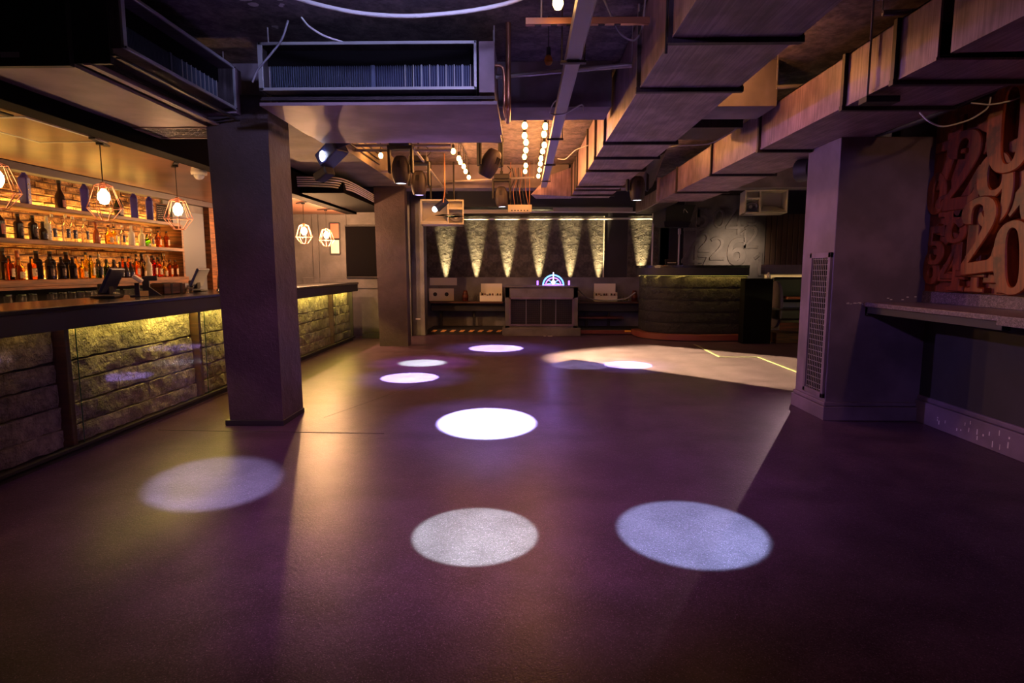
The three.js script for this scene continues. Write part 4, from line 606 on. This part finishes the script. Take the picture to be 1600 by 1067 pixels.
{
  const a = thing('wall_board', 'pale board with two dark round holes on the back bench', 'board', [-1.88, 0.681, -13.72]); part('panel', a, [box(0.56, 0.28, 0.03, 0, 0.14, 0)], M.cream); for (const x of [-0.14, 0.12]) part('hole', a, [cyl(0.045, 0.045, 0.01, 0, 0, 0, 18).rotateX(PI / 2).translate(x, 0.15, 0.013)], M.black);
  solo('wall_board', 'pale plain board above the one with two holes', 'board', [box(0.62, 0.17, 0.03, -1.86, 1.11, -13.93)], M.cream);
  for (const [x, lb] of [[-0.75, 'left'], [1.8, 'right']]) {
    const c = thing('condiment_crate', 'pale wooden condiment crate on the back bench, ' + lb + ' of the booth', 'crate', [x, 0.681, -13.66]); part('back_board', c, [box(0.48, 0.39, 0.02, 0, 0.195, -0.12)], M.cream); part('front_board', c, [box(0.5, 0.13, 0.02, 0, 0.065, 0.12)], M.white); part('side', c, [box(0.02, 0.2, 0.24, -0.24, 0.1, 0)], M.cream); part('side', c, [box(0.02, 0.2, 0.24, 0.24, 0.1, 0)], M.cream);
    for (let i = 0; i < 8; i++) { const o = thing('sauce_jar', D(i) + ' small jar from the left in the ' + lb + ' condiment crate', 'jar', [x - 0.2 + i * 0.057, 0.683, -13.68 + (i % 2) * 0.05]); part('body', o, [cyl(0.022, 0.022, 0.14, 0, 0.07, 0, 10)], [M.redTrim, M.cream, M.woodDark, M.black][i % 4]); part('lid', o, [cyl(0.016, 0.02, 0.03, 0, 0.155, 0, 10)], [M.black, M.redTrim, M.white][i % 3]); }
    const b = thing('sauce_bottle', 'orange brown carafe standing on the bench ' + (lb === 'left' ? 'left of the left crate' : 'right of the right crate'), 'carafe', [lb === 'left' ? -1.33 : 2.44, 0.681, -13.62]); part('body', b, lathe([[0, 0], [0.065, 0.004], [0.07, 0.12], [0.05, 0.2], [0.045, 0.24], [0, 0.24]], 14), M.orangeWood);
    for (let i = 0; i < 3; i++) { const g = thing('tumbler', D(i) + ' clear glass from the left beside the ' + lb + ' crate', 'glass', [(lb === 'left' ? -1.2 : 2.16) + i * 0.075, 0.681, -13.6]); part('bowl', g, lathe([[0, 0.003], [0.028, 0.003], [0.034, 0.12], [0.03, 0.12], [0.026, 0.012], [0, 0.012]], 12), glassB([0.8, 0.8, 0.8], 0.2)); }
  }
  solo('cable', 'cable drooping from the booth to the curved counter along the bench', 'cable', [tube([[1.14, 0.95, -12.95], [1.4, 0.76, -13.25], [1.8, 0.71, -13.42], [2.2, 0.76, -13.3], [2.37, 0.9, -13.1]], 0.015, 6, 40)], M.cableGrey);
}
// ------------------------------------------------------------------ booth with mesh front and neon arch
{
  const b = thing('booth', 'grey box shaped booth with a black mesh front centred before the back wall', 'booth', [0.35, 0, -12.7]);
  part('plinth', b, [box(1.64, 0.17, 0.7, 0, 0.085, -0.34, 0.008)], M.greyWall); part('body', b, [span(-0.76, -0.66, 0.17, 1.02, -0.66, 0, 0.006), span(0.66, 0.76, 0.17, 1.02, -0.66, 0, 0.006), span(-0.76, 0.76, 0.8, 1.02, -0.66, 0, 0.006), span(-0.76, 0.76, 0.17, 0.22, -0.66, 0, 0.006), span(-0.7, 0.7, 0.2, 0.9, -0.66, -0.2, 0)], M.greyWall); part('top_plate', b, [box(1.58, 0.035, 0.74, 0, 1.035, -0.33, 0.008)], M.greyWall);
  part('frame', b, [span(-0.68, 0.68, 0.77, 0.81, 0, 0.02), span(-0.68, 0.68, 0.21, 0.25, 0, 0.02), span(-0.68, -0.64, 0.21, 0.81, 0, 0.02), span(0.64, 0.68, 0.21, 0.81, 0, 0.02)], M.pillar);
  const mesh = []; for (let i = 0; i < 32; i++) mesh.push(new THREE.BoxGeometry(0.006, 0.54, 0.006).translate(-0.63 + i * 0.0407, 0.51, -0.02)); for (let i = 0; i < 13; i++) mesh.push(new THREE.BoxGeometry(1.28, 0.006, 0.006).translate(0, 0.26 + i * 0.0415, -0.024)); part('mesh_grille', b, mesh, M.ductDark).userData.kind = 'stuff'; part('liner', b, [span(-0.66, 0.66, 0.22, 0.8, -0.19, -0.17, 0)], M.black); for (const x of [-0.32, -0.01, 0.3]) part('mullion', b, [span(x - 0.006, x + 0.006, 0.25, 0.77, -0.018, -0.008, 0)], M.cableGrey);
  const n = thing('neon_sign', 'blue and violet neon half wheel sign standing on the booth', 'neon sign', [0.6, 1.053, -12.86]);
  const arc = (r, t) => new THREE.TorusGeometry(r, t, 8, 28, PI); part('outer_arc', n, [arc(0.215, 0.016)], M.neonBlue); part('inner_arc', n, [arc(0.16, 0.012)], M.neonViolet); part('base_bar', n, [rod([-0.23, 0.012, 0], [0.23, 0.012, 0], 0.012)], M.neonViolet); part('needle', n, [box(0.024, 0.17, 0.02, 0, 0.19, 0.01, 0.004)], M.neonWhite); part('hub', n, [new THREE.TorusGeometry(0.035, 0.012, 8, 18).translate(0, 0.065, 0), cyl(0.018, 0.018, 0.02, 0, 0, 0, 12).rotateX(PI / 2).translate(0, 0.065, 0)], M.neonWhite); for (const s of [-1, 1]) part('spoke', n, [rod([s * 0.03, 0.07, 0], [s * 0.12, 0.12, 0], 0.009), rod([s * 0.03, 0.05, 0], [s * 0.13, 0.03, 0], 0.009)], M.neonBlue);
  point(scene, [0.6, 1.2, -12.7], 0.8, lin(0.35, 0.2, 1), 6);
  for (const [x, lb] of [[0.27, 'left'], [0.93, 'right']]) { const p = thing('neon_post', 'small lit violet post on the booth ' + lb + ' of the half wheel sign', 'neon sign', [x, 1.053, -12.86]); part('post', p, [box(0.035, 0.1, 0.02, 0, 0.05, 0, 0.004)], M.neonViolet); part('foot', p, [box(0.08, 0.008, 0.05, 0, 0.004, 0)], M.black); }
  solo('paper_scraps', 'white scraps on the floor at the foot of the booth', 'litter', [box(0.05, 0.01, 0.03, 0.42, 0.005, -12.64), box(0.1, 0.012, 0.03, 0.53, 0.006, -12.63)], M.white);
}

// ------------------------------------------------------------------ curved stone counter at the right back
{
  const c = thing('curved_counter', 'curved dark stone counter with black rim, yellow strip and red kick rail', 'counter');
  // plan: centre line of the front face as a curve, left to right
  const P = new THREE.CatmullRomCurve3([V(2.42, 0, -13.0), V(2.46, 0, -12.45), V(2.75, 0, -12.05), V(3.2, 0, -11.9), V(3.8, 0, -11.9), V(4.32, 0, -11.95)], false, 'catmullrom', 0.5).getSpacedPoints(40).map((p) => [p.x, p.z]);
  const out = (d) => P.map((p, i) => { const a = P[Math.max(0, i - 1)], b = P[Math.min(40, i + 1)], tx = b[0] - a[0], tz = b[1] - a[1], l = Math.hypot(tx, tz); return [p[0] - tz / l * d, p[1] + tx / l * d]; });
  const band = (d0, d1, y0, y1, close) => { const A = out(d0), pts = close ? [...A, [4.36, -13.0]] : [...A, ...out(d1).reverse()]; const s = new THREE.Shape(pts.map(([x, z]) => new THREE.Vector2(x, -z))); return new THREE.ExtrudeGeometry(s, { depth: y1 - y0, bevelEnabled: false }).rotateX(-PI / 2).translate(0, y0, 0); };
  part('worktop', c, [band(0.08, 0, 1.42, 1.47, true)], M.blackGloss); part('fascia', c, [band(0.07, 0.03, 1.27, 1.42)], M.black); part('core', c, [band(-0.03, 0, 0.12, 1.42, true)], M.black); part('kick_rail', c, [band(0.14, 0, 0.02, 0.13, true)], M.redTrim); part('plinth', c, [band(0.1, 0, 0, 0.03, true)], M.black);
  part('light_strip', c, [band(0.03, 0.02, 1.268, 1.275)], M.ledYellow);
  // stone blocks following the curve
  const F = out(0.0), rows = [[0.14, 0.34], [0.35, 0.55], [0.56, 0.78], [0.79, 1.02], [1.03, 1.25]];
  rows.forEach(([y0, y1], r) => { const cuts = [0, 8 + (r * 5) % 6, 18 + (r * 3) % 7, 29 + (r * 4) % 5, 40]; for (let k = 0; k < 4; k++) { const i0 = cuts[k], i1 = cuts[k + 1], n = i1 - i0, pos = [], idx = []; const N = out(1); for (let i = 0; i <= n; i++) { const p = F[i0 + i], q = N[i0 + i], dx = q[0] - p[0], dz = q[1] - p[1]; for (let j = 0; j <= 5; j++) { const e = j === 0 || j === 5 || i === 0 || i === n, d = e ? -0.006 : 0.004 + 0.02 * (fbm((i0 + i) / 40, (y0 + (y1 - y0) * j / 5) / 2, 24, 16, 4, 300 + r) - 0.5), y = y0 + (y1 - y0) * Math.min(1, Math.max(0, (j - 0.5) / 4)); pos.push(p[0] + dx * d, y, p[1] + dz * d); } } for (let i = 0; i < n; i++) for (let j = 0; j < 5; j++) { const a = i * 6 + j, b = a + 6; idx.push(a, b, a + 1, b, b + 1, a + 1); } const g = new THREE.BufferGeometry(); g.setAttribute('position', new THREE.Float32BufferAttribute(pos, 3)); g.setIndex(idx); g.computeVertexNormals(); part('stone_block', c, [g], M.stoneDark); } });
  for (let i = 4; i < 40; i += 6) { const a = out(0.045)[i], b = out(0.045)[Math.min(40, i + 6)]; strip(scene, [(a[0] + b[0]) / 2, 1.262, (a[1] + b[1]) / 2], [(a[0] + b[0]) / 2 - 0.001, 0, (a[1] + b[1]) / 2 - 0.02], 80, lin(1, 0.66, 0.12), Math.hypot(b[0] - a[0], b[1] - a[1]), 0.012); }
  const t = thing('till_screen', 'small dark till on top of the curved counter', 'till', [3.0, 1.471, -12.6], 0.1); part('screen_case', t, [box(0.26, 0.11, 0.03, 0, 0.07, 0, 0.006).rotateX(-0.3)], M.black); part('stand', t, [box(0.14, 0.03, 0.1, 0, 0.015, -0.04, 0.006)], M.black); part('keys', t, [box(0.18, 0.02, 0.004, 0, 0.05, 0.022, 0).rotateX(-0.3)], M.white);
  for (const [x, lb] of [[3.56, 'left'], [3.69, 'right']]) { const s = thing('wall_socket', lb + ' of two white wall sockets above the curved counter', 'socket', [x, 1.58, -13.74]); part('plate', s, [box(0.085, 0.085, 0.012, 0, 0, 0, 0.003)], M.white); part('switch', s, [box(0.02, 0.03, 0.008, 0.015, 0.01, 0.008)], M.cableGrey); }
}
const font = await new FontLoader().loadAsync('fonts/droid/droid_sans_regular.typeface.json');
const fontB = await new FontLoader().loadAsync('fonts/droid/droid_sans_bold.typeface.json');
const fontS = await new FontLoader().loadAsync('fonts/droid/droid_serif_bold.typeface.json');
function digit(ch, f, size, depth, bevel = 0.006) {
  const g = new TextGeometry(ch, { font: f, size, depth, curveSegments: 8, bevelEnabled: bevel > 0, bevelThickness: bevel, bevelSize: bevel, bevelSegments: 1 });
  g.computeBoundingBox(); const b = g.boundingBox; return g.translate(-(b.min.x + b.max.x) / 2, -(b.min.y + b.max.y) / 2, 0);
}
// grey wall of raised numerals
const nw = struct('wall_numerals', span(3.52, 5.3, 0.3, 3.0, -13.76, -13.7, 0.006), M.greyWall);
for (const [ch, x, y, s, r, f] of [['5', 3.9, 2.52, 0.42, 0, font], ['0', 4.27, 2.5, 0.4, 0, font], ['4', 4.62, 2.42, 0.55, 0, font], ['5', 5.0, 2.55, 0.4, 0, font], ['4', 3.72, 2.4, 0.6, 0, font], ['2', 3.95, 1.98, 0.42, 0, font], ['4', 3.7, 1.7, 0.62, 0, font], ['2', 4.25, 1.85, 0.5, 0, font], ['6', 4.68, 1.78, 0.6, 0, fontB], ['2', 4.98, 2.1, 0.5, 0, font], ['1', 5.15, 1.5, 0.5, 0, font], ['7', 3.95, 1.5, 0.4, 0, font], ['1', 4.8, 2.05, 0.4, 0, font]]) { const o = part('numeral', nw, [digit(ch, f, s, 0.03, 0.004)], M.greyWall); o.position.set(x, y, -13.705); o.rotation.z = r; }
{ // unseen lamp above the counter, placed to light the raised numerals
  spot(scene, [4.55, 2.0, -12.6], [4.6, 1.72, -13.75], 7, lin(1, 0.7, 0.42), 0.75, 1, 2);
}
// dark boarded wall and seating beyond
for (let i = 0; i < 9; i++) struct('wall_panel', span(5.32 + i * 0.12, 5.425 + i * 0.12, 1.4, 2.6, -13.75, -13.72, 0.006), std([0.1, 0.06, 0.05], 0.5), scene).name = 'trim_' + (10 + i);
{
  const p = solo('low_partition', 'black low partition between the curved counter and the seating', 'partition', [span(4.1, 4.62, 0, 1.22, -11.7, -11.45, 0.006)], M.screenBlack);
  const d = thing('white_dispenser', 'small white dispenser on the black low partition', 'dispenser', [4.57, 1.221, -11.56]); part('body', d, lathe([[0, 0], [0.035, 0.003], [0.035, 0.07], [0.02, 0.09], [0.02, 0.11], [0, 0.115]], 14), M.white); part('nozzle', d, [cyl(0.008, 0.008, 0.02, 0, 0.12, 0, 8)], M.black);
  const s = thing('leather_bench', 'dark leather booth seat with wooden rail, partly behind the pillar', 'seating', [5.1, 0, -11.6]);
  part('plinth', s, [span(-0.35, 0.8, 0, 0.2, -0.5, 0.1, 0.01)], M.woodDark); part('seat', s, [box(0.9, 0.22, 0.6, 0.12, 0.55, -0.15, 0.05)], M.leather); part('seat_front', s, [box(0.6, 0.16, 0.03, -0.02, 0.32, 0.15, 0.004)], M.orangeWood); part('backrest', s, [box(0.9, 0.5, 0.16, 0.18, 1.0, -0.45, 0.06)], M.leather); part('rail', s, [box(0.8, 0.05, 0.3, 0.2, 0.86, 0.0, 0.006)], M.orangeWood); part('side_panel', s, [cyl(0.3, 0.3, 0.05, 0, 0, 0, 22).rotateZ(PI / 2).scale(1, 1.5, 1).translate(-0.26, 0.72, -0.25)], M.pillar);
  const w = solo('seat_wall_panel', 'pale boarded panel with a lit dark shelf above the booth seat', 'panel', [span(4.72, 5.9, 0.1, 1.3, -12.2, -12.15, 0.004)], M.cream); part('shelf', w, [span(4.7, 5.9, 1.3, 1.48, -12.3, -12.05, 0.006)], M.pillar);
  strip(scene, [5.1, 1.29, -12.1], [5.1, 0, -12.11], 9, lin(1, 0.62, 0.25), 0.9, 0.02);  // unseen strip under the shelf, placed to light the panel
}
// metal grille on the side of the pillar
{
  const g = thing('vent_grille', 'tall wire mesh grille in a painted frame on the side of the pillar', 'grille', [2.8, 0, -5.8]);
  const z0 = -0.24, z1 = 0.165; part('frame', g, [span(-0.025, 0.002, 0.2, 0.245, z0, z1), span(-0.025, 0.002, 1.5, 1.55, z0, z1), span(-0.025, 0.002, 0.2, 1.55, z0, z0 + 0.045), span(-0.025, 0.002, 0.2, 1.55, z1 - 0.045, z1)], M.pillar); part('opening', g, [span(-0.004, 0.003, 0.22, 1.53, z0 + 0.03, z1 - 0.03, 0)], M.screenBlack);
  const gs = []; for (let i = 0; i < 9; i++) { const z = z0 + 0.06 + i * 0.0355; gs.push(new THREE.BoxGeometry(0.004, 1.28, 0.005).translate(-0.014, 0.875, z)); } for (let i = 0; i < 25; i++) gs.push(new THREE.BoxGeometry(0.004, 0.005, 0.325).translate(-0.01, 0.265 + i * 0.051, (z0 + z1) / 2)); part('wire_mesh', g, gs, M.conduit).userData.kind = 'stuff';
}
// granite ledge and the wooden number wall
{
  const g = thing('granite_ledge', 'speckled granite ledge with upstand along the right wall', 'counter', [0, 0, 0]);
  part('slab', g, [span(3.08, 3.66, 1.06, 1.1, -5.6, 2.6, 0.005)], M.granite); part('edge', g, [span(3.06, 3.09, 1.035, 1.1, -4.0, 2.6, 0.004)], M.granite); part('upstand', g, [span(3.6, 3.66, 1.1, 1.2, -5.6, 2.6, 0.004)], M.granite); part('front_rail', g, [span(3.1, 3.16, 1.0, 1.06, -5.6, -4.0, 0.004)], M.black); part('bracket', g, [span(3.1, 3.66, 0.98, 1.06, -5.6, -5.56, 0.004)], M.black);
  const n = thing('number_panel', 'carved wooden wall panel of overlapping raised numbers above the granite ledge', 'wall art', [3.66, 0, 0]);
  part('board', n, [span(-0.03, -0.001, 1.2, 2.74, -5.62, -2.9, 0.004)], M.numberWood);
  const list = [['0', -4.66, 2.44, 0.66, 0.03, fontS, 0.09], ['2', -5.16, 2.2, 0.62, 0, fontS, 0.06], ['7', -5.42, 2.28, 0.4, 0, fontB, 0.03], ['9', -4.78, 2.0, 0.54, 0.1, fontS, 0.075], ['4', -5.04, 1.96, 0.5, -0.08, fontB, 0.05], ['3', -5.38, 1.86, 0.32, 0.1, fontS, 0.04], ['8', -5.2, 1.8, 0.36, 0, fontS, 0.05], ['5', -5.42, 1.6, 0.32, 0, fontS, 0.06], ['2', -5.26, 1.5, 0.4, 0, fontB, 0.035], ['2', -4.86, 1.66, 0.58, 0.1, fontS, 0.1], ['1', -5.0, 1.62, 0.56, 0, fontS, 0.06], ['4', -5.2, 1.41, 0.38, 0, fontS, 0.05], ['0', -4.5, 1.48, 0.52, 0.12, fontS, 0.11], ['1', -4.53, 1.72, 0.6, 0.1, fontB, 0.06], ['6', -4.32, 1.95, 0.6, 0, fontS, 0.08], ['8', -4.28, 1.45, 0.46, 0, fontB, 0.07], ['5', -4.25, 2.45, 0.6, 0, fontS, 0.07], ['1', -4.95, 1.39, 0.34, 0, fontS, 0.05], ['4', -4.72, 1.4, 0.36, 0, fontB, 0.04], ['3', -5.0, 2.5, 0.4, 0, fontB, 0.035], ['7', -4.6, 2.1, 0.5, 0.2, fontB, 0.04], ['0', -5.5, 2.05, 0.34, 0, fontB, 0.035], ['6', -5.5, 1.42, 0.3, 0, fontB, 0.03], ['1', -5.3, 2.5, 0.3, 0, fontS, 0.03], ['2', -3.9, 2.2, 0.7, 0, fontB, 0.08], ['9', -3.8, 1.6, 0.7, 0, fontS, 0.08]];
  list.forEach(([ch, z, y, s, r, f, d], i) => { const o = part('numeral', n, [digit(ch, f, s, d, 0.008)], M.numberWoods[i % 3]); o.position.set(-0.03, y, z); o.rotation.set(0, -PI / 2, 0); o.rotateZ(r); });
}
// notices and dark screen on the back left wall
{
  const W = -12.578, fr = (label, x, y, w, h, m) => { const o = thing('picture_frame', label, 'picture frame', [x, y, W]); part('frame', o, [box(w, 0.03, 0.025, 0, h / 2, 0.014), box(w, 0.03, 0.025, 0, -h / 2, 0.014), box(0.03, h, 0.025, -w / 2, 0, 0.014), box(0.03, h, 0.025, w / 2, 0, 0.014)], M.black); part('print', o, [box(w - 0.02, h - 0.02, 0.01, 0, 0, 0.008, 0)], m); };
  fr('framed red notice on the back left wall, upper of two', -3.9, 2.17, 0.2, 0.32, std([0.42, 0.1, 0.06], 0.5)); fr('framed white notice on the back left wall, lower of two', -3.9, 1.85, 0.2, 0.3, M.white);
  const s = thing('wall_screen', 'large black screen on the back left wall beside the far column', 'screen', [-3.3, 1.75, W]); part('panel', s, [box(0.74, 1.02, 0.05, 0, 0, 0.03, 0.006)], M.screenBlack); for (const y of [0.52, -0.52]) part('bezel', s, [box(0.76, 0.02, 0.06, 0, y, 0.03)], M.black);
  struct('trim_20', [span(-4.36, -4.24, 1.0, 2.55, -12.6, -12.55, 0.004), span(-4.1, -3.66, 1.18, 2.5, -12.6, -12.58, 0.003), span(-4.6, -2.4, 1.0, 1.22, -12.6, -12.57, 0.004)], M.bayWall);
  solo('floor_ledge', 'low ledge on the floor beyond the end of the bar', 'ledge', [span(-3.3, -2.9, 0, 0.1, -12.58, -12.2, 0.006)], M.darkWall);
  solo('paper_scrap', 'white scrap stuck on the narrow wall beside the stage', 'scrap', [box(0.1, 0.03, 0.004, -2.25, 0.35, -12.746, 0).rotateZ(0)], M.white);
}
renderer.render(scene, camera);
